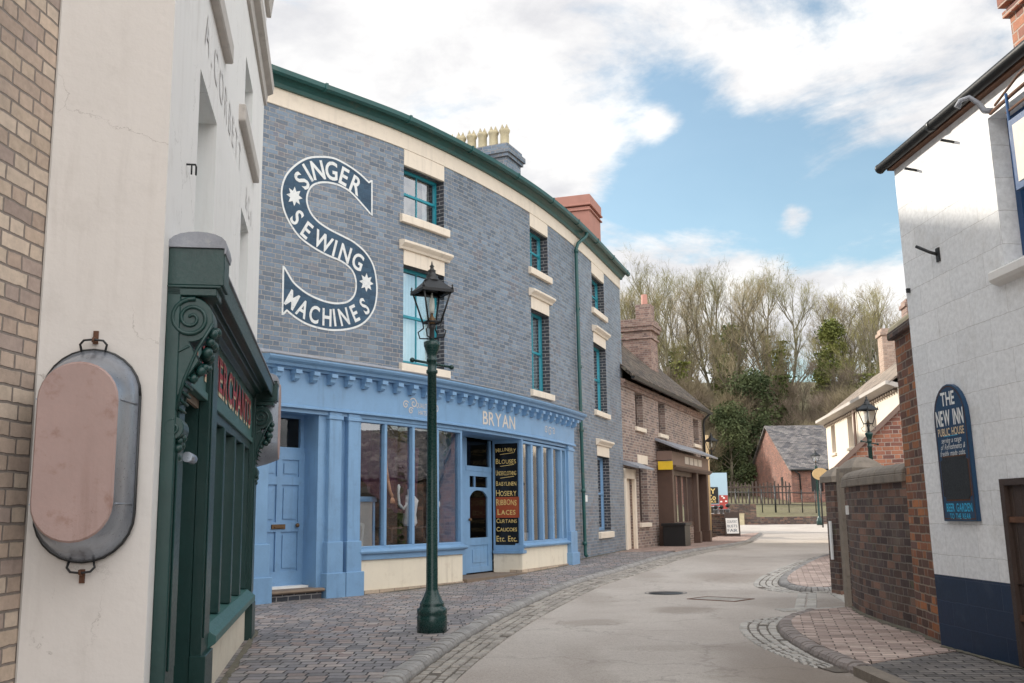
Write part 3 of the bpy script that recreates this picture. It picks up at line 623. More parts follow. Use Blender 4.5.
# ------------------------------------------------------------------ curved blue brick shop building
BP = [(-7.0, 11.1), (-5.6, 12.65), (-4.35, 14.05), (-3.76, 14.695), (-3.341, 15.144), (-2.367, 16.17), (-1.86, 16.79), (-1.214, 17.73), (-.53, 18.86), (.208, 20.27), (.83, 21.65), (1.54, 23.5), (2.22, 25.5), (3.049, 28.02), (3.6, 29.7)]
W = Curve(BP, (-3.76, 14.695))
blue = empty('shop_building', (-1.2, 17.8, 0), 'three storey blue-grey brick building with curved front, big painted S and blue shopfront', 'building')
cols_ = [(2.84, 3.97), (7.37, 8.39), (12.0, 13.35)]
holes = []
for (a, b_) in cols_: holes += [(a, b_, 6.38, 7.27), (a, b_, 3.76, 5.47)]
holes += [(12.07, 13.38, .74, 2.60)]
wb = MB(W)
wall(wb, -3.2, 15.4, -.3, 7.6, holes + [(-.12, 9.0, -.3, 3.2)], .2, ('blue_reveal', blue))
wb.build('brick_wall', 'blue_brick', blue)
e = MB(); A_, B_, C_, D_ = W(15.4, 0, 0), W(15.4, -7.5, 0), W(-3.4, -7.5, 0), W(-3.2, 0, 0)
for p, q_ in ((A_, B_), (B_, C_), (C_, D_)):
    L_ = (q_ - p).length; e.face([(p.x, p.y, -.3), (q_.x, q_.y, -.3), (q_.x, q_.y, 8.0), (p.x, p.y, 8.0)], [(0, 0), (L_, 0), (L_, 8.3), (0, 8.3)])
pk = W(15.4, -3.8, 0); e.face([(A_.x, A_.y, 8.0), (B_.x, B_.y, 8.0), (pk.x, pk.y, 9.6)], [(0, 8), (7, 8), (3.5, 9.7)])
e.build('end_wall', 'blue_brick', blue)
fz = MB(W); fz.box(-3.2, 15.42, -.1, .02, 7.56, 7.88); fz.build('frieze', 'cream', blue, bevel=.006)
gt = MB(W)
gt.sweep(-3.2, 15.5, [(.0, 7.845), (.07, 7.845), (.085, 7.90), (.12, 7.93), (.15, 7.97), (.165, 7.99), (.165, 8.05), (0, 8.05)])
gt.build('eaves_board', 'gutter', blue)
gt = MB(W); gt.sweep(-3.2, 15.65, [(.155, 8.02), (.185, 7.97), (.235, 7.96), (.275, 7.99), (.285, 8.06), (.272, 8.06), (.26, 8.0), (.23, 7.975), (.19, 7.985), (.17, 8.06)])
for s_ in [0.9 + 1.8 * k for k in range(9)]: gt.sweep(s_, s_ + .05, [(.15, 8.02), (.18, 7.955), (.235, 7.945), (.285, 7.98), (.297, 8.075), (.16, 8.075)])
gt.build('gutter', 'gutter', blue)
rf = MB(W); rf.sweep(-3.2, 15.5, [(.20, 8.065), (.20, 8.09), (-3.8, 9.92), (-7.8, 8.0), (-7.8, 7.95), (-3.8, 9.84)]); rf.build('roof', 'slate', blue)
dp = MB(W); dp.tube([(10.75, .23, 7.97), (10.7, .21, 7.86), (10.35, .11, 7.62), (10.26, .085, 7.45), (10.27, .085, 5.0), (10.33, .085, 2.5), (10.40, .085, .25), (10.42, .12, .2)], .042, 10)
for z in (7.4, 6.0, 4.6, 3.1, 1.7, .5): dp.tube([(10.3 + (7.4 - z) * .0145 - .03, .085, z - .04), (10.3 + (7.4 - z) * .0145 - .03, .085, z + .04)], .056, 10)
dp.build('downpipe', 'gutter', blue)
# chimneys
def stack(F, root, a0, a1, o0, o1, z0, z1, mat, steps=((.0, .0),), caps=None):
    b = MB(F); b.box(a0, a1, o0, o1, z0, z1 - steps[0][1]);
    z = z1
    for gr, h in steps: 
        if h: b.box(a0 - gr, a1 + gr, o0 - gr, o1 + gr, z - h, z); z -= h
    return b.build('chimney', mat, root, bevel=.006)
ch = MB(W); ch.box(7.55, 8.35, -2.5, -.6, 8.0, 9.0); ch.box(7.50, 8.40, -2.55, -.55, 9.0, 9.08); ch.box(7.46, 8.44, -2.59, -.51, 9.08, 9.2); ch.box(7.52, 8.38, -2.53, -.57, 9.2, 9.31)
chs = ch.build('chimney', 'blue_brick', blue)
for k in range(6):
    c_ = W(7.86, -.78 - .275 * k, 9.29); p = MB(); p.lathe(tuple(c_), [(.115, 0), (.12, .05), (.10, .09), (.098, .36), (.12, .40), (.125, .45), (.105, .47), (.09, .47), (.085, .3)], 14)
    for j in range(6):
        a = 2 * math.pi * j / 6; d = Vector((math.cos(a), math.sin(a), 0)); e_ = Vector((-d.y, d.x, 0)); q0 = c_ + d * .105 + Vector((0, 0, .46))
        p.face([q0 - e_ * .045, q0 + e_ * .045, q0 + Vector((0, 0, .11))]); p.face([q0 - d * .02 + e_ * .045, q0 - d * .02 - e_ * .045, q0 - d * .0 + Vector((0, 0, .11))])
    p.build('chimney_pot', 'clay_pot', chs)
ch = MB(W); ch.box(13.2, 14.5, -1.3, -.3, 8.0, 9.45); ch.box(13.15, 14.55, -1.35, -.25, 9.33, 9.37); ch.box(13.14, 14.56, -1.36, -.24, 9.47, 9.52); ch.box(13.17, 14.53, -1.33, -.27, 9.5, 9.78)
ch.build('chimney', 'terracotta', blue, bevel=.01)
# windows
for i, (a, b_) in enumerate(cols_):
    sash(W, blue, a, b_, 6.38, 7.27, 'teal', .17, 1, 'curtain', sill=(.1, .17), lintel='flat', ratio=.5, fw=.055)
    sash(W, blue, a, b_, 3.76, 5.47, 'teal', .17, 1, 'net', sill=(.1, .16), lintel='hood', fw=.055)
sash(W, blue, 12.07, 13.38, .74, 2.60, 'blue_paint', .17, 1, 'curtain', sill=(.07, .18), lintel='hood', fw=.06)
al = MB(W); al.box(10.62, 10.80, 0, .06, 1.45, 1.6); al.build('alarm_box', 'white', blue)

# painted sign
SOUT = [(2.089, 6.175), (2.081, 6.791), (2.018, 6.736), (1.797, 6.849), (1.551, 6.928), (1.283, 6.973), (1.023, 6.931), (.77, 6.842), (.553, 6.677), (.382, 6.466), (.308, 6.246), (.314, 6.057), (.373, 5.858), (.499, 5.671), (.666, 5.515), (.917, 5.4), (1.173, 5.326), (1.463, 5.271), (1.642, 5.19), (1.740, 5.075), (1.772, 4.916), (1.742, 4.764), (1.651, 4.653), (1.524, 4.59), (1.303, 4.554), (1.048, 4.577), (.798, 4.645), (.578, 4.763), (.468, 4.884), (.371, 5.007), (.375, 4.234), (.453, 4.318), (.62, 4.225), (.838, 4.149), (1.115, 4.114), (1.398, 4.126), (1.718, 4.202), (1.958, 4.33), (2.142, 4.553), (2.21, 4.81), (2.198, 5.084), (2.125, 5.325), (1.962, 5.507), (1.724, 5.635), (1.494, 5.694), (1.221, 5.757), (.991, 5.844), (.844, 5.968), (.775, 6.13), (.794, 6.284), (.879, 6.416), (1.032, 6.501), (1.233, 6.541), (1.439, 6.535), (1.65, 6.471), (1.867, 6.33)]
corner = {0, 1, 2, 29, 30, 31}
def smooth_outline(P, corner, k=5):
    n = len(P); out = []
    for i in range(n):
        p1, p2 = Vector(P[i]), Vector(P[(i + 1) % n])
        p0 = Vector(P[i - 1]) if i not in corner else p1 - (p2 - p1); p3 = Vector(P[(i + 2) % n]) if (i + 1) % n not in corner else p2 + (p2 - p1)
        if i in corner and (i + 1) % n in corner: out += [p1.lerp(p2, j / k) for j in range(k)]; continue
        for j in range(k):
            t = j / k; out.append(.5 * (2 * p1 + (p2 - p0) * t + (2 * p0 - 5 * p1 + 4 * p2 - p3) * t * t + (3 * p1 - p0 - 3 * p2 + p3) * t ** 3))
    return out
so_ = smooth_outline(SOUT, corner)
ex = [Vector((.2 + .12 * i, 4.0 + .12 * j)) for i in range(18) for j in range(26)]
V_, _, F_, *_r = delaunay_2d_cdt(so_ + ex, [(i, (i + 1) % len(so_)) for i in range(len(so_))], [list(range(len(so_)))], 1, 1e-6)
sg = MB(W)
for f in F_: sg.q([(V_[i][0], .004, V_[i][1]) for i in f], lambda p: (p[0], p[2]))
sign = sg.build('painted_sign', 'S_ground', blue)
bd = MB(W); n = len(so_); hw = .016
nr = []
for i in range(n):
    d = (so_[(i + 1) % n] - so_[i - 1]).normalized(); nr.append(Vector((d.y, -d.x)))
for i in range(n):
    j = (i + 1) % n; a, b_ = so_[i], so_[j]
    bd.q([(*(a - nr[i] * hw), 0), (*(a + nr[i] * hw), 0), (*(b_ + nr[j] * hw), 0), (*(b_ - nr[j] * hw), 0)], lambda p: (p[0], p[1])) if False else bd.face([W(v.x, .007, v.y) for v in (a - nr[i] * hw, a + nr[i] * hw, b_ + nr[j] * hw, b_ - nr[j] * hw)])
bd.build('outline', 'worn_white', sign)
lt = MB(W)
def word(s, C, h, ws):
    for i, (ch, c) in enumerate(zip(s, C)):
        a = Vector(C[max(i - 1, 0)]); b_ = Vector(C[min(i + 1, len(C) - 1)]); d = b_ - a
        letter(lt, ch, c[0], c[1], h, .0095, math.atan2(d.y, d.x), ws, .022)
word('SINGER', [(.665, 6.45), (.775, 6.61), (.97, 6.70), (1.235, 6.755), (1.495, 6.72), (1.745, 6.625)], .31, .84)
word('SEWING', [(.60, 5.83), (.79, 5.66), (1.10, 5.535), (1.33, 5.47), (1.54, 5.42), (1.80, 5.33)], .285, .82)
word('MACHINES', [(.545, 4.50), (.745, 4.39), (.96, 4.33), (1.20, 4.315), (1.345, 4.33), (1.53, 4.37), (1.745, 4.455), (1.945, 4.60)], .28, .72)
lt.build('lettering', 'worn_white', sign)
for cx, cz in ((.54, 6.156), (1.985, 5.0)):
    st = MB(W); pts = [W(cx + math.cos(math.pi * k / 8) * (.15 if k % 2 == 0 else .085), .0095, cz + math.sin(math.pi * k / 8) * (.16 if k % 2 == 0 else .09)) for k in range(16)]
    c_ = W(cx, .0095, cz)
    for k in range(16): st.face([c_, pts[k], pts[(k + 1) % 16]])
    st.build('painted_star', 'worn_white', sign)

# ---- blue shopfront
T = lambda s: -.018 * s
class Shop:                      # follows W but lets the mouldings fall gently with the street
    ds = .3
    def pt(s, a): return W.pt(a)
    def __call__(s, a, o, z): p = W(a, o, z); p.z += T(a) * min(1, max(0, (z - .7) / 1.9)); return p
SF = Shop()
cn = MB(SF)
cn.sweep(-.16, 9.35, [(.0, 3.36), (.36, 3.36), (.38, 3.395), (.43, 3.40), (.45, 3.44), (.50, 3.47), (.52, 3.50), (.52, 3.53), (.0, 3.57)])
cn.build('shop_cornice', 'blue_paint', blue)
ld = MB(SF); ld.sweep(-.16, 9.35, [(0.0, 3.571), (.53, 3.532), (.535, 3.545), (.1, 3.60), (0.04, 3.68), (0.0, 3.68)]); ld.build('lead_flashing', 'lead', blue)
fs = MB(SF); fs.box(-.12, 9.05, .0, .30, 2.82, 3.36); fs.sweep(-.12, 9.06, [(.30, 2.80), (.335, 2.80), (.335, 2.825), (.315, 2.85), (.30, 2.85)]); fs.box(-.12, 9.05, .05, .27, 2.74, 2.82)
fascia = fs.build('fascia', 'blue_paint', blue, bevel=.004)
a = .02
while a < 9.1:
    c = MB(SF); c.box(a, a + .11, .30, .45, 3.30, 3.358); c.prism([(.301, 3.20), (.36, 3.20), (.40, 3.235), (.41, 3.30), (.301, 3.30)], a + .01, a + .10, 's'); c.build('corbel', 'blue_paint', blue); a += .327
tx = MB(SF); text(tx, 'BRYAN', 4.74, 5.93, 3.03, .25, .304, .012); tx.build('lettering', 'pale_gold', fascia)
orn = MB(SF)
def swirl(cx, cz, r, turns, a0, sgn, sx=1):
    P_ = [(cx + sgn * sx * r * (1 - k / 40) * math.cos(a0 + turns * 2 * math.pi * k / 36), cz + r * (1 - k / 40) * math.sin(a0 + turns * 2 * math.pi * k / 36)) for k in range(37)]
    for (x0, z0), (x1, z1) in zip(P_, P_[1:]):
        d = Vector((x1 - x0, z1 - z0)).normalized() * .009; orn.face([SF(x0 - d.y, .304, z0 + d.x), SF(x1 - d.y, .304, z1 + d.x), SF(x1 + d.y, .304, z1 - d.x), SF(x0 + d.y, .304, z0 - d.x)])
for (cx, cz, r, sg_) in ((2.60, 3.04, .07, 1), (2.78, 3.08, .09, -1), (2.72, 2.95, .06, 1), (3.35, 3.04, .07, -1), (3.2, 3.08, .09, 1), (3.25, 2.95, .06, -1), (7.35, 3.02, .08, 1), (7.75, 3.02, .08, -1), (7.55, 3.0, .1, 1)): swirl(cx, cz, r, 1.4, .6, sg_)
text(orn, 'QUALITY', 2.84, 3.16, 3.06, .085, .304); text(orn, 'HATS', 2.90, 3.10, 2.94, .08, .304)
orn.build('ornament', 'pale_gold', fascia)
# pilasters
pb = MB(SF)
def pil(a0, a1, zb):
    c = MB(SF); c.box(a0, a1, .0, .30, zb, 2.80); c.box(a0 - .03, a1 + .03, .0, .335, zb, .82); c.box(a0 - .06, a1 + .06, .0, .37, zb, .36)
    c.box(a0 - .02, a1 + .02, .0, .32, 2.68, 2.74)
    return c.build('pilaster', 'blue_paint', blue, bevel=.008)
pil(-.20, .02, -.2); pil(1.08, 1.31, -.2); pil(1.44, 1.66, -.2); pil(8.62, 8.98, -.1)
c = MB(SF); c.box(.93, 1.08, -.2, .22, -.1, 2.80); c.box(1.31, 1.44, .0, .20, -.1, 2.80); c.box(.0, .045, -.22, .20, 0, 2.8); c.box(.0, 1.08, -.22, .26, 2.76, 2.80)
c.build('door_surround', 'blue_paint', blue)
# private door, step, transom
d = MB(SF); o0, o1 = -.19, -.15
d.box(.045, .93, o0, o1, .19, 2.18)
for (x0, x1) in ((.13, .45), (.53, .85)):
    for (z0, z1) in ((.34, .98), (1.10, 1.70), (1.80, 2.06)):
        pass
dd_ = MB(SF)
for x0, x1 in ((.045, .14), (.44, .53), (.83, .93)): dd_.box(x0, x1, o1, o1 + .025, .19, 2.18)
for x0, x1 in ((.14, .44), (.53, .83)):
    for z0, z1 in ((.19, .40), (.98, 1.12), (1.68, 1.80), (2.06, 2.18)): dd_.box(x0, x1, o1, o1 + .025, z0, z1)
    for z0, z1 in ((.40, .98), (1.12, 1.68), (1.80, 2.06)): dd_.box(x0 + .04, x1 - .04, o1, o1 + .016, z0 + .05, z1 - .05)
n0 = len(d.v); d.v += dd_.v; d.f += [tuple(i + n0 for i in f) for f in dd_.f]; d.uv += dd_.uv; d.sm += dd_.sm
door = d.build('door', 'blue_paint', blue, bevel=.005)
k = MB(SF); k.box(.36, .60, -.125, -.105, 1.02, 1.09); k.box(.40, .56, -.105, -.085, 1.035, 1.06); k.build('letter_box', 'brass', door, bevel=.005)
kc = W(.80, -.09, 1.07); k = MB(); k.ball(tuple(kc), .032, 8); k.build('door_knob', 'brass', door)
k = MB(SF); k.box(.045, .93, -.22, -.20, 2.24, 2.76); tr = k.build('transom_window', 'dimglass', blue)
k = MB(SF); k.box(.045, .93, -.22, -.14, 2.18, 2.25); k.box(.045, .93, -.22, -.16, 2.70, 2.76); k.box(.87, .93, -.22, -.16, 2.25, 2.70); k.box(.045, .09, -.22, -.16, 2.25, 2.70); k.build('frame', 'blue_paint', tr)
k = MB(SF); k.box(.0, 1.0, -.9, -.88, .0, 2.8); k.build('hall_lining', 'dim', blue)
k = MB(SF); k.box(.05, .92, -.2, .05, .155, .19); k.build('threshold', 'white', blue)
k = MB(SF); k.sweep(.03, 1.0, [(-.2, .105), (.34, .105), (.37, .125), (.36, .15), (.33, .158), (-.2, .158)]); stp = k.build('doorstep', 'step_stone', blue, bevel=.006)
k = MB(SF); k.box(.05, .98, -.2, .30, -.1, .104); k.build('step_riser', 'blue_reveal', stp)
# display windows
def bay(a0, a1, z0, z1, muls, oo, lm=.055, name='display_window'):
    f = MB(SF); f.box(a0, a0 + lm, oo - .1, oo, z0, z1); f.box(a1 - lm, a1, oo - .1, oo, z0, z1)
    f.box(a0 + lm, a1 - lm, oo - .1, oo, z1 - .05, z1); f.box(a0 + lm, a1 - lm, oo - .1, oo, z0, z0 + .05)
    for x in muls: f.box(x - lm / 2, x + lm / 2, oo - .09, oo + .005, z0 + .05, z1 - .05)
    return f.build(name, 'blue_paint', blue, bevel=.006)
bw = bay(1.66, 4.16, .68, 2.74, [2.22, 2.84, 3.46], .25)
E_ = [1.69, 2.22, 2.84, 3.46, 4.13]
for x0, x1 in zip(E_, E_[1:]):
    p = MB(SF); p.box(x0 + .02, x1 - .02, .185, .191, .72, 2.70); p.build('pane', 'shopglass', bw)
sl_ = MB(SF); sl_.sweep(1.66, 4.20, [(.0, .60), (.30, .60), (.34, .62), (.35, .65), (.31, .67), (.25, .69), (.0, .69)]); sl_.box(1.66, 4.18, .0, .28, .52, .60); sl_.build('window_sill', 'blue_paint', blue, bevel=.004)
rs = MB(SF); rs.box(1.66, 4.16, .0, .24, .06, .52); rs.build('stall_riser', 'creamy_riser', blue)
M['riser_base'] = masonry('riser_base_brick', [(.46, .36, .27), (.52, .42, .32), (.40, .31, .24)], (.22, .18, .14), L=.3, H=.075, mw=.01, bond='s')
rs = MB(SF); rs.box(1.68, 4.18, .0, .27, -.1, .058); rs.build('riser_base', 'riser_base', blue)
# recessed lobby and second door
lb = MB(SF); lb.box(4.11, 4.16, -.36, .19, .12, 2.74); lb.box(4.13, 5.17, -.40, -.35, 2.68, 2.76)
lb.build('lobby_return', 'blue_paint', blue)
lb = MB(SF); lb.box(4.1, 6.25, -.4, .02, 2.74, 2.80); lb.box(4.1, 6.25, .02, .25, 2.76, 2.80); lb.build('lobby_soffit', 'blue_paint', blue)
lb = MB(SF); lb.box(4.16, 6.25, -.42, .34, -.05, .09); lb.build('lobby_step', 'step_stone', blue)
d = MB(SF); a0, a1, z0, z1 = 5.22, 6.10, .12, 2.08; oo = -.36
d.box(4.2, 5.18, oo - .05, oo, .1, 2.74)
d.build('side_panel', 'blue_paint', blue)
d = MB(SF)
d.box(a0, a0 + .10, oo - .04, oo, z0, z1); d.box(a1 - .10, a1, oo - .04, oo, z0, z1); d.box(a0 + .1, a1 - .1, oo - .04, oo, z0, .22); d.box(a0 + .1, a1 - .1, oo - .04, oo, .62, .76); d.box(a0 + .1, a1 - .1, oo - .04, oo, 1.70, 1.76); d.box(a0 + .1, a1 - .1, oo - .04, oo, 1.98, z1)
d.box(a0 + .1, a1 - .1, oo - .035, oo - .015, .22, .62); d.box(a0 + .2, a1 - .2, oo - .015, oo - .004, .30, .54)
n_ = 9; xc = (a0 + a1) / 2; hw_ = (a1 - a0) / 2 - .1
for i in range(n_):   # arched head of the long pane
    x0 = xc - hw_ + 2 * hw_ * i / n_; x1 = x0 + 2 * hw_ / n_; f0 = lambda x: 1.70 - .14 * (abs(x - xc) / hw_) ** 3
    d.prism([(x0, f0(x0)), (x1, f0(x1)), (x1, 1.70), (x0, 1.70)], oo - .04, oo - .002)
for x in (a0 + .1 + .0,): d.box(xc - .16, xc - .13, oo - .04, oo, 1.76, 1.98)
dr2 = d.build('door', 'blue_paint', blue, bevel=.004)
p = MB(SF); p.box(a0 + .1, a1 - .1, oo - .03, oo - .024, .76, 1.98); p.build('glass', 'dimglass', dr2)
k = MB(); k.ball(tuple(W(5.28, oo + .03, 1.1)), .03, 8); k.build('door_knob', 'brass', dr2)
p = MB(SF); p.box(5.2, 6.12, oo - .03, oo - .024, 2.18, 2.68); tr = p.build('transom_window', 'dimglass', blue)
p = MB(SF); p.box(5.18, 6.15, oo - .05, oo + .01, 2.08, 2.18); p.box(5.16, 5.22, oo - .05, oo, .12, 2.72); p.box(6.10, 6.16, oo - .05, oo, .12, 2.72); p.build('frame', 'blue_paint', tr)
# canted lettered pane beside the door
ca, cb = W(6.16, -.33, 0), W(6.24, .25, 0); CL = Line((ca.x, ca.y), (cb.x, cb.y)); CL.ds = 99
if CL.n.y > 0: CL.n = -CL.n
cl = CL.len
f = MB(CL); f.box(0, .035, -.06, 0, .50, 2.64); f.box(cl - .035, cl + .03, -.06, 0, .50, 2.64); f.box(.035, cl - .035, -.06, 0, 2.56, 2.64); f.box(.035, cl - .035, -.06, 0, .50, .60)
cpane = f.build('lettered_window', 'blue_paint', blue, bevel=.004)
M['signglass'] = paint('black_sign_glass', (.012, .011, .010), .12, .2, 6, .02)
p = MB(CL); p.box(.035, cl - .035, -.04, -.03, .60, 2.56); p.build('sign_glass', 'signglass', cpane)
p = MB(CL); p.box(.052, cl - .052, -.03, -.026, 1.12, 1.52); p.build('red_band', 'signred', cpane)
p = MB(CL); lw_ = cl
for i, (wd, zz, hh, ar, sh) in enumerate([('MILLINERY', 2.42, .085, .03, 0), ('BLOUSES', 2.215, .10, 0, 0), ('UNDERCLOTHING', 1.99, .10, 0, .0), ('BABYLINEN', 1.785, .095, 0, 0), ('HOSIERY', 1.60, .12, 0, 0), ('RIBBONS', 1.415, .13, .02, 0), ('LACES', 1.235, .11, 0, 0), ('CURTAINS', 1.065, .085, 0, 0), ('CALICOES', .905, .085, 0, 0), ('Etc. Etc.', .725, .11, 0, 0)]):
    m0 = .06 if wd != 'LACES' else .085
    text(p, wd, m0, lw_ - m0 - .045, zz, hh, -.022, .014 if len(wd) < 7 else .004, sh, arc=ar, caps=.82 if wd.isupper() else None)
for zz in (2.34, 2.11, 1.88): p.prism([(.15, zz), (cl - .15, zz + .03), (cl - .15, zz + .04), (.15, zz + .01)], -.026, -.022)
p.build('lettering', 'gold', cpane)
f = MB(CL); f.box(0, cl + .03, -.2, .03, .44, .50); f.build('canted_sill', 'blue_paint', blue, bevel=.004)
f = MB(CL); f.box(0, cl, -.2, -.01, .04, .44); f.build('stall_riser', 'creamy_riser', blue)
bw2 = bay(6.26, 8.62, .62, 2.72, [6.74, 7.25, 7.78, 8.3], .25, .085)
E_ = [6.30, 6.74, 7.25, 7.78, 8.3, 8.58]
for x0, x1 in zip(E_, E_[1:]):
    p = MB(SF); p.box(x0 + .03, x1 - .03, .185, .191, .66, 2.68); p.build('pane', 'shopglass', bw2)
sl_ = MB(SF); sl_.sweep(6.25, 8.62, [(.0, .54), (.28, .54), (.32, .56), (.33, .59), (.29, .61), (.25, .63), (.0, .63)]); sl_.build('window_sill', 'blue_paint', blue, bevel=.004)
rs = MB(SF); rs.box(6.26, 8.60, .0, .24, .14, .54); rs.build('stall_riser', 'creamy_riser', blue)
rs = MB(SF); rs.box(6.2, 8.60, .0, .27, -.05, .138); rs.build('riser_base', 'riser_base', blue)
# shop interior shell
it = MB(W)
it.box(1.2, 8.9, -2.6, -2.5, .2, 3.0); it.box(1.15, 1.25, -2.6, .18, .2, 3.0); it.box(8.8, 8.9, -2.6, .1, .2, 3.0); it.box(1.2, 8.9, -2.6, .0, 2.98, 3.05); it.box(1.2, 8.9, -2.6, -.42, .05, .15); it.box(1.25, 4.1, -.42, .18, .5, .56); it.box(6.3, 8.8, -.42, .18, .45, .5)
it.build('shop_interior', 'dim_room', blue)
# ------------------------------------------------------------------ things inside the blue shop window
def place(name, label, cat, c, group=None): return empty(name, tuple(c), label, cat, group)
c = W(2.0, -.15, .56); t_ = place('cloth_drape', 'purple cloth hung in swags at the left of the blue shop window', 'cloth', c)
mb = MB(W); n = 26
for i in range(n):
    for j in range(12):
        def pp(i, j): x = 1.75 + 1.5 * i / n; return (x, -.02 + .05 * math.sin(i * 1.3 + j * .25) + .02 * j * .2, 2.66 - (j / 12) * (.75 + .45 * math.sin(i / n * 2.6)) - .35 * (i / n))
        mb.face([W(*pp(i, j)), W(*pp(i + 1, j)), W(*pp(i + 1, j + 1)), W(*pp(i, j + 1))], None, True)
mb.build('drape_cloth', 'purple', t_)
c = W(2.95, -.2, .9); t_ = place('display_torso', 'white dress form with a raised arm on a table in the shop window', 'display form', c)
mb = MB(); c0 = W(3.02, .0, 0); mb.lathe((c0.x, c0.y, 1.02), [(.0, 0), (.10, 0), (.13, .05), (.11, .18), (.13, .32), (.15, .42), (.09, .49), (.045, .52), (.045, .60), (.0, .61)], 16); mb.build('torso', 'linen', t_)
mb = MB(W); mb.tube([(2.93, .02, 1.42), (2.80, .05, 1.30), (2.70, .06, 1.38), (2.68, .06, 1.55), (2.69, .06, 1.66), (2.69, .06, 1.70)], [.036, .03, .026, .02, .028, .012], 8); mb.build('arm', 'linen', t_)
c = W(2.50, -.1, 1.5); t_ = place('mannequin_arm', 'flesh coloured mannequin arm hanging behind the second pane', 'mannequin arm', c)
mb = MB(W); mb.tube([(2.34, .06, 2.15), (2.36, .07, 1.95), (2.41, .08, 1.75), (2.46, .09, 1.58), (2.50, .10, 1.50)], [.055, .05, .04, .03, .028], 8)
for q_ in range(5): mb.tube([(2.50, .10, 1.50), (2.50 + .02 * (q_ - 2), .11, 1.44), (2.50 + .025 * (q_ - 2), .12, 1.39)], [.014, .011, .007], 5)
mb.build('arm', 'skin', t_)
c = W(3.0, -.35, .56); t_ = place('display_table', 'dark display table with turned legs in the shop window', 'table', c)
mb = MB(W); mb.box(2.6, 3.5, -.45, .0, .98, 1.01); mb.build('table_top', 'darkwood', t_)
for x, o_2 in ((2.65, -.4), (3.45, -.4), (2.65, -.05), (3.45, -.05)):
    mb = MB(W); mb.tube([(x, o_2, .56), (x, o_2, .98)], .018, 6); mb.build('leg', 'darkwood', t_)
for i, (x, z, lab) in enumerate([(1.98, .58, 'small pile of folded white linen behind the first pane'), (3.1, .57, 'larger pile of folded white linen under the display table')]):
    mb = MB(W)
    for k in range(4): mb.box(x - .14 + .01 * k, x + .16 - .015 * k, -.2, .02, z + .035 * k, z + .035 * k + .03)
    mb.build('folded_linen', 'linen', org=tuple(W(x, -.1, z)), bevel=.012, label=lab, cat='linen', group='folded linen in the shop window')
mb = MB(W); mb.ball(tuple(W(2.52, -.15, .68)), .17, 8, (1.3, 1, .75)); mb.build('dark_hat', 'black', org=tuple(W(2.52, -.15, .58)), label='black rounded hat lying low behind the second pane', cat='hat')
t_ = place('display_screen', 'pale blue framed display screen behind the first pane', 'screen', W(2.0, -.35, .56))
mb = MB(W); mb.box(1.86, 1.90, -.08, -.04, .56, 1.42); mb.box(2.22, 2.26, -.08, -.04, .56, 1.42); mb.box(1.83, 2.29, -.09, -.03, 1.42, 1.50); mb.build('frame', 'blue_paint', t_); mb = MB(W); mb.box(1.90, 2.22, -.07, -.06, .56, 1.42); mb.build('backing', 'curtain', t_)
mb = MB(W); mb.lathe(tuple(W(3.85, -.1, .56)), [(.0, 0), (.07, 0), (.015, .02), (.012, .75), (.0, .75)], 10); t_ = mb.build('hat_stand', 'blue_paint', org=tuple(W(3.85, -.1, .56)), label='blue hat stand with a small white head behind the fourth pane', cat='hat stand')
mb = MB(); mb.ball(tuple(W(3.85, -.1, 1.38)), .075, 8, (1, 1, 1.2)); mb.build('stand_head', 'linen', t_)
for i, (x, ang) in enumerate(((3.62, .1), (3.72, .16))):
    mb = MB(W); mb.prism([(x, .57), (x + .05, .57), (x + .05 - ang, .80), (x - ang, .80)], -.1, .05); mb.build('leaning_book', 'tan', org=tuple(W(x, 0, .57)), label=['tan book leaning in the fourth pane, the left one of two', 'tan book leaning in the fourth pane, the right one of two'][i], cat='book', group='books in the shop window')
mb = MB(W); mb.prism([(6.9, .5), (7.15, .5), (7.02, .82)], -.2, .05); mb.build('draped_napkin', 'linen', org=tuple(W(7, -.1, .5)), label='white folded napkin standing behind the right bay panes', cat='napkin')

# ------------------------------------------------------------------ white corner building with the dark green shop
C0 = Vector((-1.762, 4.922)); dL = Vector((-.1775, .984)).normalized()
ML = Line(tuple(C0), tuple(C0 + dL * 6.3)); MS = Line(tuple(C0 + Vector((-dL.y, dL.x)) * 4), tuple(C0))   # side wall, s=4 at the corner
US = lambda u: 4 - u
wh = empty('corner_building', (C0.x, C0.y, 0), 'tall white rendered corner building above a dark green shopfront', 'building')
hl = [(1.03, 1.96, 2.9, 4.0), (3.96, 4.80, 2.9, 4.0), (1.03, 1.96, 4.80, 5.48), (3.96, 4.80, 4.80, 5.48)]
mb = MB(ML); wall(mb, 0, 6.3, -.2, 8.2, hl + [(.50, 5.5, -.2, 2.42)], .22); mb.build('facade_wall', 'render_white', wh)
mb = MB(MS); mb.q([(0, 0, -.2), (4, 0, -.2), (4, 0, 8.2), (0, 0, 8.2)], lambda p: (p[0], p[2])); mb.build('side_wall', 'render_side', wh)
mb = MB(ML); mb.q([(6.3, 0, -.2), (6.3, -5, -.2), (6.3, -5, 8.2), (6.3, 0, 8.2)], lambda p: (p[1], p[2])); mb.q([(0, -5, -.2), (6.3, -5, -.2), (6.3, -5, 8.2), (0, -5, 8.2)], lambda p: (p[0], p[2])); mb.q([(0, 0, 8.2), (6.3, 0, 8.2), (6.3, -5, 8.2), (0, -5, 8.2)], lambda p: (p[0], p[1])); mb.build('rear_wall', 'render_white', wh)
M['trim'] = paint('grey_stone_trim', (.50, .46, .42), .8, .1, 5, .2, dirt=((.3, .27, .24), .5))
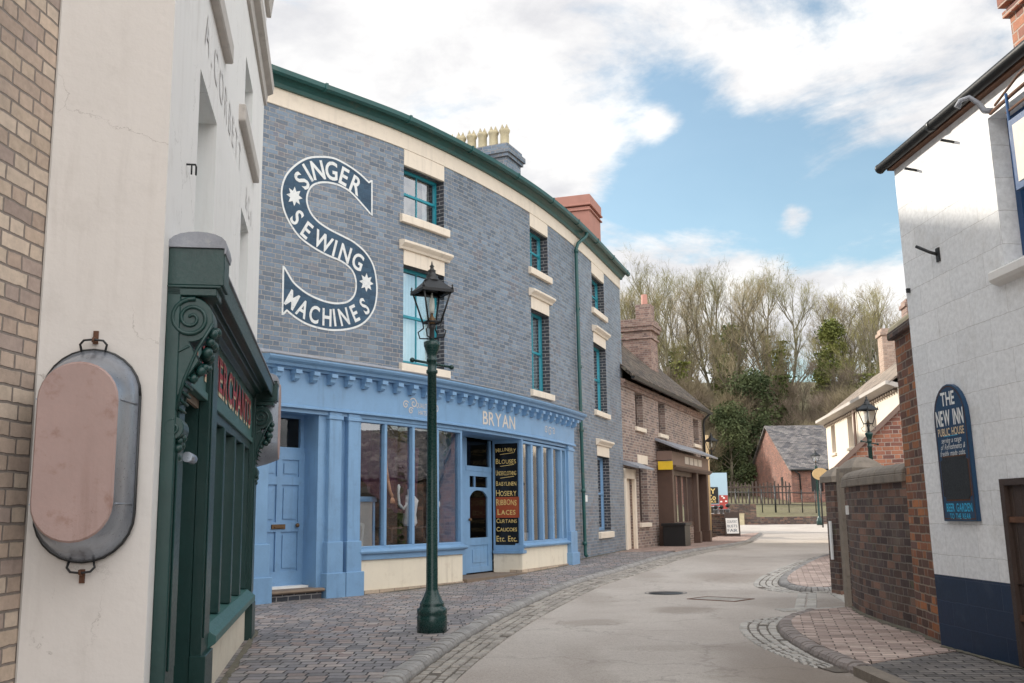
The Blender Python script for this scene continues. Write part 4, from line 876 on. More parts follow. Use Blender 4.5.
mb = MB(ML); mb.sweep(0, 6.32, [(0, 5.98), (.03, 5.98), (.04, 6.10), (.10, 6.13), (.11, 6.24), (.07, 6.27), (.07, 6.34), (.02, 6.40), (0, 6.42)]); mb.build('string_course', 'trim', wh)
mb = MB(ML); mb.sweep(0, 6.34, [(0, 7.1), (.05, 7.1), (.08, 7.35), (.20, 7.42), (.22, 7.55), (.34, 7.68), (.36, 7.95), (0, 8.0)]); mb.build('cornice', 'trim', wh, bevel=.005)
for k, (a, b_, z0, z1) in enumerate(hl):
    fr = sash(ML, wh, a, b_, z0, z1, 'teal', .2, 1, 'curtain', fw=.05)
    if k > 1: s_ = MB(ML); s_.box(a - .5, b_ + .38, -.1, .06, 4.64, 4.797); s_.build('sill', 'trim', fr, bevel=.01)
mb = MB(ML)
text(mb, 'A.CORBETT', 1.15, 3.75, 4.37, .26, .006, .0, gap=.6); text(mb, '&Co.', 4.35, 5.2, 4.25, .24, .006, .0, gap=.5)
mb.build('painted_lettering', 'lettering_faint', wh)
mb = MB(ML); mb.tube([(.62, 0, 3.22), (.62, .05, 3.22), (.66, .05, 3.22), (.66, .05, 3.17)], .006, 6); mb.tube([(.62, .03, 3.22), (.62, .03, 3.16)], .005, 6); mb.build('wall_hook', 'iron', wh)
# green shopfront
def gpil(a0, a1, z1=2.42, nm='pilaster'):
    c = MB(ML); c.box(a0, a1, .0, .07, -.1, z1); c.box(a0 - .02, a1 + .02, .0, .10, -.1, .35); c.box(a0 + .05, a1 - .05, .07, .08, .45, z1 - .2); return c.build(nm, 'green', wh, bevel=.006)
gpil(.16, .46); gpil(1.58, 1.96); gpil(5.42, 5.80)
mb = MB(ML); mb.box(.18, 5.8, -.02, .04, 2.0, 2.42); mb.box(.46, 5.45, .0, .055, 1.95, 2.0); gf = mb.build('fascia', 'green_sage', wh, bevel=.004)
mb = MB(ML); text(mb, 'IRONMERCHANTS', .50, 5.14, 2.215, .27, .046, .04, gap=.14); mb.build('lettering_outline', 'sandtext', gf)  # sand-coloured outline behind the red letters
mb = MB(ML); text(mb, 'IRONMERCHANTS', .485, 5.12, 2.225, .25, .05, .012, gap=.2); mb.build('lettering', 'redtext', gf)
mb = MB(ML); mb.sweep(.36, 5.56, [(.0, 2.42), (.05, 2.42), (.07, 2.46), (.12, 2.465), (.14, 2.50), (.21, 2.50), (.22, 2.44), (.238, 2.44), (.245, 2.555), (.23, 2.57), (.0, 2.63)]); mb.build('shop_cornice', 'green', wh, bevel=.003)
mb = MB(ML); mb.sweep(.36, 5.56, [(.0, 2.631), (.24, 2.563), (.255, 2.565), (.255, 2.575), (.05, 2.66), (0, 2.68)]); mb.build('lead_flashing', 'lead', wh)
def bracket(a0, a1):
    b = MB(ML); b.box(a0 - .015, a1 + .015, .0, .285, 2.40, 2.60); b.box(a0 - .01, a1 + .01, .0, .25, 2.345, 2.385); b.box(a0 - .02, a1 + .02, .0, .27, 2.385, 2.40)
    # S-curved console
    pr = [(.0, 2.345)]
    for k in range(15): a = math.pi / 2 - k * (math.pi * 1.0) / 14; pr.append((.12 + .115 * math.cos(a), 2.22 + .12 * math.sin(a)))
    pr += [(.14, 2.06), (.17, 2.0), (.12, 1.92), (.075, 1.82), (.06, 1.72)]
    for k in range(9): a = math.pi * .42 - k * (math.pi * .9) / 8; pr.append((.055 + .055 * math.cos(a), 1.655 + .06 * math.sin(a)))
    pr += [(.04, 1.56), (.05, 1.50), (.03, 1.46), (.0, 1.44)]
    b.prism(pr, a0, a1, 's')
    br = b.build('bracket', 'green', wh, bevel=.004)
    d = MB(ML)
    for sgn, s0 in ((-1, a0), (1, a1)):   # spiral scroll on each cheek
        for (cx, cz, R, tn) in ((.125, 2.225, .105, 2.2), (.055, 1.655, .045, 1.5)):
            P_ = []
            for k in range(40): a = 1.4 + k / 39 * tn * 2 * math.pi; r_ = R * (1 - k / 43); P_.append((s0 + sgn * .003, cx + r_ * math.cos(a), cz + r_ * math.sin(a)))
            d.tube(P_, [.013 * (R / .1) ** .4 * (1 - .4 * k / 39) for k in range(40)], 6)
        d.tube([(s0, .235, 2.20), (s0, .16, 2.06), (s0, .10, 1.90), (s0, .065, 1.74)], .009, 6)
        d.tube([(s0, .02, 2.10), (s0, .07, 2.05), (s0, .12, 2.08)], .008, 6)
    for (cx, cz, r) in ((.20, 2.04, .035), (.225, 2.10, .03), (.175, 1.97, .03), (.14, 1.93, .026), (.235, 2.16, .026), (.20, 1.98, .022), (.075, 1.565, .026), (.06, 1.52, .022), (.085, 1.60, .02)):
        for sx in (.25, .5, .75):
            q_ = ML(a0 + (a1 - a0) * sx, cx + random.uniform(-.01, .01), cz + random.uniform(-.015, .015)); d.ball(tuple(q_), r * random.uniform(.8, 1.1), 6)
    for k in range(7):
        z = 2.0 - k * .04; q_ = .14 - k * .01; d.tube([(a0 + .01, q_ - .005, z), ((a0 + a1) / 2, q_ + .02, z - .02), (a1 - .01, q_ - .005, z)], .008, 5)
    d.build('carving', 'green', br)
    c = MB(ML); P_ = [(.0, 2.60)] + [(.145 + .15 * math.cos(math.pi - math.pi * k / 10), 2.60 + .085 * math.sin(math.pi - math.pi * k / 10) ** .7) for k in range(11)] + [(.29, 2.57), (.283, 2.57), (.283, 2.60)]
    c.sweep(a0 - .03, a1 + .03, P_); c.build('lead_cap', 'lead', br)
bracket(.17, .37); bracket(5.50, 5.70)
# recessed half-glazed door
mb = MB(ML); mb.box(.46, 1.58, -.34, -.30, .0, .75); mb.box(.46, .60, -.34, -.29, .75, 1.95); mb.box(1.44, 1.58, -.34, -.29, .75, 1.95); mb.box(.6, 1.44, -.34, -.29, 1.85, 1.95); mb.box(.62, 1.42, -.30, -.285, .12, .62); gd = mb.build('door', 'green', wh, bevel=.006)
mb = MB(ML); mb.box(.6, 1.44, -.325, -.319, .75, 1.85); mb.build('glass', 'glass', gd)
mb = MB(ML); mb.box(.44, .47, -.34, .0, .0, 2.0); mb.box(1.57, 1.60, -.34, .0, .0, 2.0); mb.box(.46, 1.58, -.34, .0, 1.95, 2.0); mb.build('door_surround', 'green', wh)
mb = MB(ML); mb.box(.4, 5.6, -.02, .0, 1.9, 2.0); mb.box(.44, 1.6, -.34, .12, -.1, .03); mb.build('doorstep', 'step_stone', wh)
mb = MB(ML); mb.tube([(.40, .10, 1.52), (.62, .10, 1.52)], .028, 10); mb.build('blind_roller', 'galv', wh)
# four-light shop window
mb = MB(ML); mb.box(1.96, 2.05, -.06, .03, .50, 1.95); mb.box(5.33, 5.42, -.06, .03, .5, 1.95); mb.box(2.05, 5.33, -.06, .03, 1.88, 1.95)
for x in (2.82, 3.69, 4.55): mb.box(x - .055, x + .055, -.06, .045, .50, 1.88)
for x in (2.43, 3.25, 4.12, 4.95): mb.box(x - .012, x + .012, -.05, -.02, .5, 1.88)
gw_ = mb.build('display_window', 'green', wh, bevel=.006)
for x0, x1 in ((2.05, 2.77), (2.87, 3.64), (3.74, 4.5), (4.6, 5.33)):
    mb = MB(ML); mb.box(x0, x1, -.045, -.039, .52, 1.88); mb.build('pane', 'glass', gw_)
mb = MB(ML); mb.sweep(1.94, 5.46, [(-.06, .50), (.05, .49), (.09, .45), (.12, .43), (.12, .38), (.09, .36), (.06, .33), (-.06, .33)]); mb.build('window_sill', 'green_sage', wh, bevel=.004)
mb = MB(ML); mb.box(1.96, 5.42, -.06, .03, -.15, .33); mb.build('stall_riser', 'creamy_riser', wh)
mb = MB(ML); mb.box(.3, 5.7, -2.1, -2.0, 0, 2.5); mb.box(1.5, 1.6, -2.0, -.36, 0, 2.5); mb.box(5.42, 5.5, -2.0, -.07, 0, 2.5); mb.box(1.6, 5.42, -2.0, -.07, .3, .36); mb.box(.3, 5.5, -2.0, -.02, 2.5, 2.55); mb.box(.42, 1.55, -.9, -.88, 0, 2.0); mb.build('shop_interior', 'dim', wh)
k = 0
for z in (.38, .85, 1.3):
    mb = MB(ML); mb.box(2.0, 5.3, -.5, -.2, z, z + .02); mb.build('display_shelf', 'darkwood', wh)
tins = [('galv', 'steel bucket'), ('tan', 'tan box'), ('rust', 'rusty tin'), ('lead', 'grey tin'), ('brass', 'brass pot'), ('linen', 'white jar')]
x = 2.2
while x < 5.2:
    mt, nm = tins[k % 6]; h = random.uniform(.16, .3); c = ML(x, -.32, .87 if k % 2 else .40); p = MB(); p.lathe(tuple(c), [(.0, 0), (.08, 0), (.10, h), (.09, h), (.07, .02), (0, .02)], 12)
    p.build('shop_tin', mt, org=tuple(c), label='%s on the %s shelf of the green shop window, %s item from the door' % (nm, 'middle' if k % 2 else 'lowest', ['first', 'second', 'third', 'fourth', 'fifth', 'sixth', 'seventh', 'eighth', 'ninth', 'tenth', 'eleventh', 'twelfth'][k]), cat='shop goods', group='goods in the green shop window'); x += .28; k += 1

def bath(F, cu, cz, flipname, label):
    """oval tin bath hung upright with its mouth against the wall"""
    c = F(cu, 0, cz - .55); t_ = empty('tin_bath', tuple(c), label, 'tin bath', 'tin baths hung on the white building')
    def stad(w, h, n=14):
        P_ = [(w * math.cos(math.pi * k / n), (h - w) + w * math.sin(math.pi * k / n)) for k in range(n + 1)]
        return P_ + [(-x, -y) for x, y in P_]
    L_ = [(.222, .505, .02), (.222, .505, .04), (.212, .49, .05), (.198, .46, .16), (.181, .42, .27), (.175, .41, .285)]
    mb = MB(F); R_ = [[F(cu + x, o, cz + y) for x, y in stad(w, h)] for w, h, o in L_]
    for a, b_ in zip(R_, R_[1:]):
        n = len(a)
        for k in range(n): mb.face([a[k], a[(k + 1) % n], b_[(k + 1) % n], b_[k]], None, True)
    sd = mb.build('bath_side', 'galv', t_)
    mb = MB(F); mb.face([F(cu + x, .284, cz + y) for x, y in stad(.176, .412)]); mb.face([F(cu + x, .290, cz + y) for x, y in stad(.171, .405)])
    P0, P1 = stad(.178, .414), stad(.171, .405)
    for k in range(len(P0)): j = (k + 1) % len(P0); mb.face([F(cu + P0[k][0], .282, cz + P0[k][1]), F(cu + P0[j][0], .282, cz + P0[j][1]), F(cu + P1[j][0], .290, cz + P1[j][1]), F(cu + P1[k][0], .290, cz + P1[k][1])])
    mb.build('bath_base', 'pinktub', t_)
    mb = MB(F); P_ = stad(.225, .508); mb.tube([(cu + x, .03, cz + y) for x, y in P_ + P_[:1]], .009, 6); mb.build('rim', 'iron', t_)
    for z in (cz + .24, cz - .24):
        for sx in (1, -1): mb = MB(F); mb.tube([(cu + sx * .217, .045, z), (cu + sx * .183, .27, z)], .0045, 5); mb.build('seam', 'galv', t_)
    for sg_ in (1, -1):
        zb = cz + sg_ * .508; mb = MB(F); mb.tube([(cu - .055, .04, zb - sg_ * .005), (cu - .062, .045, zb + sg_ * .025), (cu - .045, .05, zb + sg_ * .045), (cu, .05, zb + sg_ * .05), (cu + .045, .05, zb + sg_ * .045), (cu + .062, .045, zb + sg_ * .025), (cu + .055, .04, zb - sg_ * .005)], .006, 6); mb.build('handle', 'iron', t_)
        mb = MB(F); mb.box(cu - .012, cu + .012, 0, .012, min(zb + sg_ * .035, zb + sg_ * .10), max(zb + sg_ * .035, zb + sg_ * .10)); mb.tube([(cu, .01, zb + sg_ * .06), (cu, .06, zb + sg_ * .055), (cu, .065, zb + sg_ * .035)], .006, 6); mb.build('hook', 'rust', t_)
    return t_
bath(MS, US(.30), 1.51, '', 'oval tin bath with faded pink base hung on the pale end wall, nearest')
bath(ML, 6.02, 2.22, '', 'tin bath hung beyond the far bracket of the green shop, seen edge on')

# buff brick building at the left edge
J = C0 + Vector((-dL.y, dL.x)) * .565; fwd = Vector((.088, 1)).normalized()
MBr = Line(tuple(J - fwd * 9), tuple(J))
bf = empty('brick_building', (J.x, J.y - 2, 0), 'buff brick building at the left edge, next to the pale end wall', 'building')
mb = MB(MBr); wall(mb, 0, 9.0, -.2, 8.5, []); mb.q([(0, 0, -.2), (0, -5, -.2), (0, -5, 8.5), (0, 0, 8.5)], lambda p: (p[1], p[2])); mb.q([(9, 0, -.2), (9, -5, -.2), (9, -5, 8.5), (9, 0, 8.5)], lambda p: (p[1], p[2])); mb.q([(0, -5, -.2), (9, -5, -.2), (9, -5, 8.5), (0, -5, 8.5)], lambda p: (p[0], p[2])); mb.build('brick_wall', 'beige_brick', bf)
mb = MB(MBr); mb.box(0, 9, -5, .08, 8.5, 8.6); mb.build('coping', 'stone', bf)
mb = MB(MBr); mb.q([(8.985, 0.004, -.1), (9.0, 0.004, -.1), (9.0, 0.004, 8.5), (8.985, .004, 8.5)], lambda p: (p[0], p[2])); mb.build('mortar_joint', 'trim', bf)

# ------------------------------------------------------------------ street lamps
def lamp(loc, label, cat='street lamp', post=True, group='green gas street lamps'):
    x, y, z = loc; root = empty('street_lamp', loc, label, cat, group)
    if post:
        mb = MB(); mb.lathe(loc, [(.0, -.02), (.155, -.02), (.158, .16), (.15, .175), (.158, .19), (.158, .23), (.135, .25), (.125, .27), (.13, .29), (.12, .30), (.085, .37), (.066, .42)], 24); mb.build('base', 'lampgreen', root)
        mb = MB(); mb.lathe(loc, [(.066, .42), (.062, .44), (.056, 1.6), (.048, 2.70), (.062, 2.71), (.062, 2.74), (.048, 2.75), (.047, 2.83), (.058, 2.84), (.058, 2.86), (.05, 2.87), (.052, 2.91), (.075, 2.97), (.088, 3.01), (.09, 3.05), (.07, 3.06), (.035, 3.07), (.03, 3.09), (.0, 3.09)], 20); mb.build('post', 'lampgreen', root)
        mb = MB(); mb.tube([(x - .20, y - .04, z + 2.85), (x + .20, y + .04, z + 2.78)], .014, 8); mb.ball((x - .21, y - .042, z + 2.852), .028, 6); mb.ball((x + .21, y + .042, z + 2.778), .028, 6); mb.build('ladder_bar', 'lampgreen', root)
    z0 = z + 3.07; fr = MB(); rot = math.radians(28); cs, sn = math.cos(rot), math.sin(rot)
    def Q(u, v, h): return (x + u * cs - v * sn, y + u * sn + v * cs, z0 + h)
    fr.lathe((x, y, z0), [(.028, 0), (.026, .12), (.045, .16), (.03, .18), (.0, .18)], 10)
    b0, b1, h0, h1 = .075, .160, .20, .54
    for u, v in ((1, 1), (1, -1), (-1, 1), (-1, -1)):
        fr.tube([Q(u * b0, v * b0, h0), Q(u * b1, v * b1, h1)], .011, 6, mapped=False)
        fr.tube([Q(u * .02, v * .02, .02), Q(u * .10, v * .10, .03), Q(u * .115, v * .115, .10), Q(u * .07, v * .07, .14), Q(u * b0, v * b0, h0)], .008, 6, mapped=False)
        fr.lathe(Q(u * (b1 + .01), v * (b1 + .01), h1 + .02), [(.0, -.01), (.018, 0), (.006, .02), (.012, .035), (.0, .055)], 8)
    for h, b_ in ((h0, b0), (h1, b1)):
        for (p, q_) in (((1, 1), (1, -1)), ((1, -1), (-1, -1)), ((-1, -1), (-1, 1)), ((-1, 1), (1, 1))): fr.tube([Q(p[0] * b_, p[1] * b_, h), Q(q_[0] * b_, q_[1] * b_, h)], .013 if h == h0 else .018, 6, mapped=False)
    fr.build('lantern_frame', 'iron', root)
    rf_ = MB(); R0, R1 = .182, .07
    for (p, q_) in (((1, 1), (1, -1)), ((1, -1), (-1, -1)), ((-1, -1), (-1, 1)), ((-1, 1), (1, 1))):
        rf_.face([Q(p[0] * R0, p[1] * R0, h1 + .01), Q(q_[0] * R0, q_[1] * R0, h1 + .01), Q(q_[0] * R1, q_[1] * R1, h1 + .125), Q(p[0] * R1, p[1] * R1, h1 + .125)])
        rf_.face([Q(p[0] * R0, p[1] * R0, h1 + .01), Q(q_[0] * R0, q_[1] * R0, h1 + .01), Q(q_[0] * R0, q_[1] * R0, h1 - .02), Q(p[0] * R0, p[1] * R0, h1 - .02)])
    rf_.lathe((x, y, z0 + h1 + .12), [(.085, 0), (.09, .01), (.08, .02), (.06, .045), (.065, .06), (.045, .08), (.04, .11), (.047, .12), (.025, .135), (.018, .155), (.026, .17), (.01, .19), (.005, .22), (.0, .235)], 18)
    rf_.build('lantern_roof', 'iron', root)
    gl = MB()
    for (p, q_) in (((1, 1), (1, -1)), ((1, -1), (-1, -1)), ((-1, -1), (-1, 1)), ((-1, 1), (1, 1))):
        gl.face([Q(p[0] * b0, p[1] * b0, h0), Q(q_[0] * b0, q_[1] * b0, h0), Q(q_[0] * b1, q_[1] * b1, h1), Q(p[0] * b1, p[1] * b1, h1)])
    gl.build('lantern_glass', 'lampglass', root)
    mn = MB(); mn.lathe((x, y, z0 + .18), [(.035, 0), (.04, .06), (.015, .09), (.012, .14), (.0, .14)], 12); mn.build('burner', 'brass', root)
    mn = MB(); mn.lathe((x, y, z0 + .30), [(.0, 0), (.024, .0), (.03, .08), (.026, .16), (.012, .18), (.01, .23), (0, .23)], 12); mn.build('gas_mantle', 'gasmantle', root)
    return root
# ladder_bar etc keep mapped=True with identity mapping
near = lamp((-.872, 10.735, 0), 'tall green cast iron gas lamp on the left pavement, nearest and largest')
l2 = lamp((6.92, 19.5, .18), 'gas lamp whose lantern shows above the brick lean-to, behind the garden wall'); l2.scale = (.81, .81, .81)
lamp((16.02, 53.4, .40), 'distant green gas lamp at the far bend of the road, beside the oval sign')
# ------------------------------------------------------------------ white inn on the right
MI = Line((3.735, 9.12), (3.735 + .046 * 10, -.88), tilt=.017)
inn = empty('inn_building', (4.2, 8.5, 0), 'white painted block inn with a navy base band at the right edge', 'building')
ho = [(1.70, 2.75, 3.02, 4.19), (1.29, 2.25, .02, 1.41), (5.2, 6.3, 3.02, 4.19), (4.2, 5.2, .1, 2.2)]
mb = MB(MI); wall(mb, 0, 14, .62, 4.43, ho, .16); mb.q([(0, 0, .62), (0, -5, .62), (0, -5, 4.43), (0, 0, 4.43)], lambda p: (p[1], p[2])); mb.q([(0, 0, 4.43), (0, -5, 4.43), (0, -2.5, 6.2)], lambda p: (p[1], p[2])); mb.q([(14, 0, .1), (14, -5, .1), (14, -5, 4.4), (14, 0, 4.4)], lambda p: (p[1], p[2])); mb.q([(0, -5, .1), (14, -5, .1), (14, -5, 4.4), (0, -5, 4.4)], lambda p: (p[0], p[2])); mb.build('block_wall', 'white_block', inn)
mb = MB(MI); wall(mb, 0, 14, -.1, .62, ho, .16); mb.q([(0, 0, -.1), (0, -5, -.1), (0, -5, .62), (0, 0, .62)], lambda p: (p[1], p[2])); mb.build('base_band', 'navy_block', inn)
fr = sash(MI, inn, 1.70, 2.75, 3.02, 4.19, 'navy', .15, 1, 'net', fw=.07, lights=[3.33, 3.9], ratio=.53)
mb = MB(MI); mb.sweep(1.58, 3.0, [(-.15, 3.01), (.07, 2.985), (.08, 2.97), (.08, 2.915), (.06, 2.89), (0, 2.87), (-.15, 2.87)]); mb.build('sill', 'render_white', fr, bevel=.012)
sash(MI, inn, 5.2, 6.3, 3.02, 4.19, 'navy', .15, 1, 'net', fw=.07)
mb = MB(MI); mb.box(4.2, 5.2, -.18, -.12, .1, 2.2); mb.build('front_door', 'navy', inn)
mb = MB(MI)
for k in range(8): mb.box(1.30 + k * .118, 1.30 + k * .118 + .113, -.05, -.015 + random.uniform(-.004, .004), .03, 1.40)
hd = mb.build('cellar_door', 'darkwood', inn, bevel=.005)
mb = MB(MI); mb.box(1.30, 1.36, -.02, .02, .02, 1.41); mb.box(1.30, 2.24, -.02, .018, 1.36, 1.41); mb.build('door_frame', 'darkwood', inn)
for z in (.35, 1.08): mb = MB(MI); mb.box(1.36, 1.85, -.012, .004, z, z + .045); mb.build('strap_hinge', 'rust', hd)
mb = MB(MI); mb.sweep(-.04, 14.1, [(.10, 4.40), (.10, 4.45), (-2.5, 6.3), (-5.2, 4.45), (-5.2, 4.38), (-2.5, 6.22)]); mb.build('roof', 'slate', inn)
mb = MB(MI); mb.tube([(-.09, .09, 4.42), (6, .09, 4.43), (14, .09, 4.44)], .046, 12); mb.tube([(.96, .09, 4.42), (1.02, .09, 4.42)], .052, 12); mb.tube([(2.6, .09, 4.425), (2.66, .09, 4.425)], .052, 12)
mb.tube([(-.09, .09, 4.42), (-.105, .09, 4.42)], [.046, .051], 12); mb.build('gutter', 'iron', inn)
mb = MB(MI); mb.box(-.02, 14, -.05, .06, 4.37, 4.40); mb.build('eaves_timber', 'rust', inn)
for s_ in (.45, 1.15): mb = MB(MI); mb.tube([(s_, 0, 4.18 + .03), (s_, .11, 4.23)], .012, 6); mb.build('gutter_bracket', 'iron', inn)
mb = MB(MI); mb.box(3.1, 3.9, -2.9, -2.1, 5.6, 7.0); mb.box(3.05, 3.95, -2.95, -2.05, 6.85, 6.95); mb.build('chimney', 'orange_brick', inn)
# chimney seen at the top right corner
mb = MB(MI); mb.box(1.42, 2.1, -1.15, -.45, 4.7, 5.30); mb.box(1.38, 2.14, -1.19, -.41, 5.20, 5.25); mb.box(1.36, 2.16, -1.21, -.39, 5.30, 5.38); mb.build('chimney', 'orange_brick', inn)
mb = MB(MI); mb.box(.66, .72, 0, .012, 3.30, 3.42); mb.tube([(.69, .0, 3.36), (.64, .06, 3.40), (.56, .13, 3.47)], .014, 8); mb.build('wall_bracket', 'iron', inn)
mb = MB(MI); mb.box(.06, .09, 0, .03, 3.16, 3.20); mb.build('wall_staple', 'iron', inn)
# hanging sign irons over the window
hs = empty('hanging_sign', tuple(MI(1.9, .4, 4.0)), 'blue framed pub sign on rusty iron brackets at the top right', 'sign')
mb = MB(MI); mb.tube([(1.92, .10, 4.14), (2.3, .14, 4.13), (3.2, .22, 4.10)], .014, 6); mb.tube([(1.96, .08, 4.19), (2.4, .14, 4.23), (3.2, .2, 4.26)], .010, 6); mb.tube([(2.2, .14, 4.03), (3.0, .2, 4.00)], .010, 6)
mb.build('iron_bracket', 'rust', hs); mb = MB(MI); mb.tube([(1.95, .10, 4.15), (1.88, .12, 4.18), (1.85, .14, 4.25), (1.83, .20, 4.31), (1.79, .25, 4.30), (1.77, .27, 4.25)], [.022, .024, .022, .018, .018, .026], 8); mb.build('scroll_end', 'lead', hs)
mb = MB(MI); mb.tube([(2.24, .15, 4.16), (2.24, .15, 3.42)], .011, 6); mb.box(2.26, 3.0, .14, .17, 3.42, 3.94); mb.build('sign_board', 'navy', hs)
mb = MB(MI); mb.box(2.31, 2.95, .171, .175, 3.47, 3.89); mb.build('sign_face', 'pale_gold', hs)
# inn sign on the wall
sgn = empty('pub_sign', tuple(MI(.6, .03, 1.09)), 'arched blue THE NEW INN public house board on the white wall', 'sign')
a0, a1, zb, zs = .365, .935, 1.085, 1.94
def arch(m_, zt, k=12): cx, r = (a0 + a1) / 2, (a1 - a0) / 2 - m_; return [(a0 + m_, zb + m_), (a1 - m_, zb + m_)] + [(cx + r * math.cos(math.pi * i / k), zs + (zt - zs - m_) * math.sin(math.pi * i / k)) for i in range(k + 1)]
mb = MB(MI); mb.prism(arch(0, 2.235), .0, .035); mb.build('board', 'signblue', sgn, bevel=.003)
def edge(m_, w_, mat, nm):
    A, B = arch(m_, 2.235), arch(m_ + w_, 2.235); mb = MB(MI)
    for i in range(len(A)): j = (i + 1) % len(A); mb.q([(A[i][0], .037, A[i][1]), (A[j][0], .037, A[j][1]), (B[j][0], .037, B[j][1]), (B[i][0], .037, B[i][1])], lambda p: (p[0], p[2]))
    mb.build(nm, mat, sgn)
edge(.016, .009, 'rust', 'gilt_line')
c = .03; x0, x1, z0, z1 = .425, .885, 1.265, 1.62
oc = lambda e: [(x0 + c - e * .4, z0 - e), (x1 - c + e * .4, z0 - e), (x1 - c + e * .4, z0 + c * .6), (x1 + e, z0 + c), (x1 + e, z1 - c), (x1 - c, z1 - c * .6), (x1 - c + e * .4, z1 + e), (x0 + c - e * .4, z1 + e), (x0 + c - e * .4, z1 - c * .6), (x0 - e, z1 - c), (x0 - e, z0 + c), (x0 + c, z0 + c * .6)]
mb = MB(MI); mb.prism(oc(.012), .035, .038); mb.build('panel_border', 'rust', sgn)
mb = MB(MI); mb.prism(oc(0), .036, .041); mb.build('chalkboard_panel', 'board', sgn)
mb = MB(MI); text(mb, 'THE', .53, .77, 2.115, .115, .0375, .025); text(mb, 'NEW INN', .41, .89, 1.955, .13, .0375, .03); mb.build('lettering', 'white', sgn)
mb = MB(MI); text(mb, 'PUBLIC HOUSE', .42, .88, 1.835, .065, .0375, .018); mb.build('lettering', 'sandtext', sgn)
mb = MB(MI); text(mb, 'serving a range', .475, .82, 1.765, .048, .0375, .0, shear=.35); text(mb, 'of Refreshments &', .45, .875, 1.71, .048, .0375, 0, shear=.35); text(mb, 'freshly made cobs.', .43, .87, 1.655, .048, .0375, 0, shear=.35); mb.build('lettering', 'white', sgn)
mb = MB(MI); text(mb, 'BEER GARDEN', .44, .88, 1.20, .068, .0375, .022); text(mb, 'TO THE REAR', .485, .84, 1.128, .045, .0375, .012); mb.prism([(.52, 1.795), (.76, 1.795), (.76, 1.80), (.52, 1.80)], .035, .038); mb.build('lettering', 'cyan', sgn)

# ------------------------------------------------------------------ garden walls, piers and gate
tw = empty('brick_pier_wall', (4.0, 9.6, 0), 'tall red and brown brick wall end between the white inn and the low garden wall', 'wall')
MT = Line((3.925, 10.12), (3.80, 9.13)); mb = MB(MT); mb.box(0, 1.0, -.32, 0, -.1, 2.9); mb.build('brickwork', 'pier_brick', tw)
mb = MB(MT); mb.box(-.06, 1.0, -.38, .06, 2.9, 2.98); mb.build('coping', 'dark_brick', tw, bevel=.01)
mb = MB(MT); mb.sweep(-.05, 1.0, [(.05, 2.981)] + [(-.16 + .21 * math.cos(math.pi * k / 10), 2.98 + .13 * math.sin(math.pi * k / 10)) for k in range(11)]); mb.build('ridge_coping', 'clay_pot', tw)
lw = empty('garden_wall', (4.1, 11.3, 0), 'low dark brick garden wall with rounded stone coping, left of the inn', 'wall')
LWc = Curve([(4.35, 13.3), (4.165, 12.75), (4.02, 12.0), (3.95, 11.2), (3.925, 10.5), (3.93, 10.1)], (4.165, 12.75)); LWc.ds = .3
# curve runs towards the camera so that its street side faces left
mb = MB(LWc); mb.box(.0, LWc.S[-1], -.26, 0, -.1, 1.46); mb.build('brickwork', 'dark_brick', lw)
mb = MB(LWc); a = .0
while a < LWc.S[-1] - .05:
    l = min(.62, LWc.S[-1] - a); mb.box(a, a + l - .012, -.31, .05, 1.46, 1.545); mb.sweep(a, a + l - .012, [(-.13 + .175 * math.cos(math.pi * k / 10), 1.5455 + .115 * math.sin(math.pi * k / 10)) for k in range(11)]); a += l
mb.build('coping', 'stone', lw, bevel=.008)
mb = MB(LWc); mb.box(.22, .29, 0, .03, 1.13, 1.24); mb.build('notice_plate', 'white', org=tuple(LWc(.25, 0, 1.1)), label='small white plate fixed near the left end of the low garden wall', cat='plate')
def pier(c, w_, z0, z1, label, ang):
    x, y = c; F = Line((x, y), (x + math.cos(ang), y + math.sin(ang))); root = empty('gate_pier', (x, y, z0), label, 'gate pier', 'brick piers of the garden gateway')
    mb = MB(F); mb.box(-w_, w_, -w_, w_, z0, z1); mb.build('brickwork', 'dark_brick', root)
    mb = MB(F); e = w_ + .055; mb.box(-e, e, -e, e, z1, z1 + .09); r = [(-e, -e), (e, -e), (e, e), (-e, e)]; t2 = .06
    for k in range(4):
        a, b_ = r[k], r[(k + 1) % 4]; q1 = (a[0] / e * t2, a[1] / e * t2); q2 = (b_[0] / e * t2, b_[1] / e * t2); m1, m2 = [(v[0] * .62, v[1] * .62) for v in (a, b_)]
        mb.face([F(*a, z1 + .09), F(*b_, z1 + .09), F(*m2, z1 + .18), F(*m1, z1 + .18)]); mb.face([F(*m1, z1 + .18), F(*m2, z1 + .18), F(*q2, z1 + .235), F(*q1, z1 + .235)])
    mb.face([F(a[0] / e * t2, a[1] / e * t2, z1 + .235) for a in r]); mb.build('cap', 'stone', root, bevel=.006)
    return root
pier((4.52, 13.14), .175, -.1, 1.63, 'nearer brick gate pier with a pyramid stone cap, joined to the low wall', .12)
pier((4.99, 15.5), .165, -.1, 1.60, 'farther brick gate pier with a pyramid stone cap, behind the black gate', .1)
gt_ = empty('garden_gate', (4.55, 14.2, 0), 'closed black boarded gate between the two brick piers', 'gate')
MG = Line((4.88, 15.32), (4.42, 13.32)); mb = MB(MG)
for k in range(14): mb.box(.02 + k * .145, .02 + k * .145 + .139, -.03, -.005, .06, 1.58)
mb.build('boards', 'black', gt_, bevel=.004); mb = MB(MG)
for z in (.3, 1.3): mb.box(.02, 2.06, -.07, -.031, z, z + .1)
mb.build('rail', 'black', gt_)
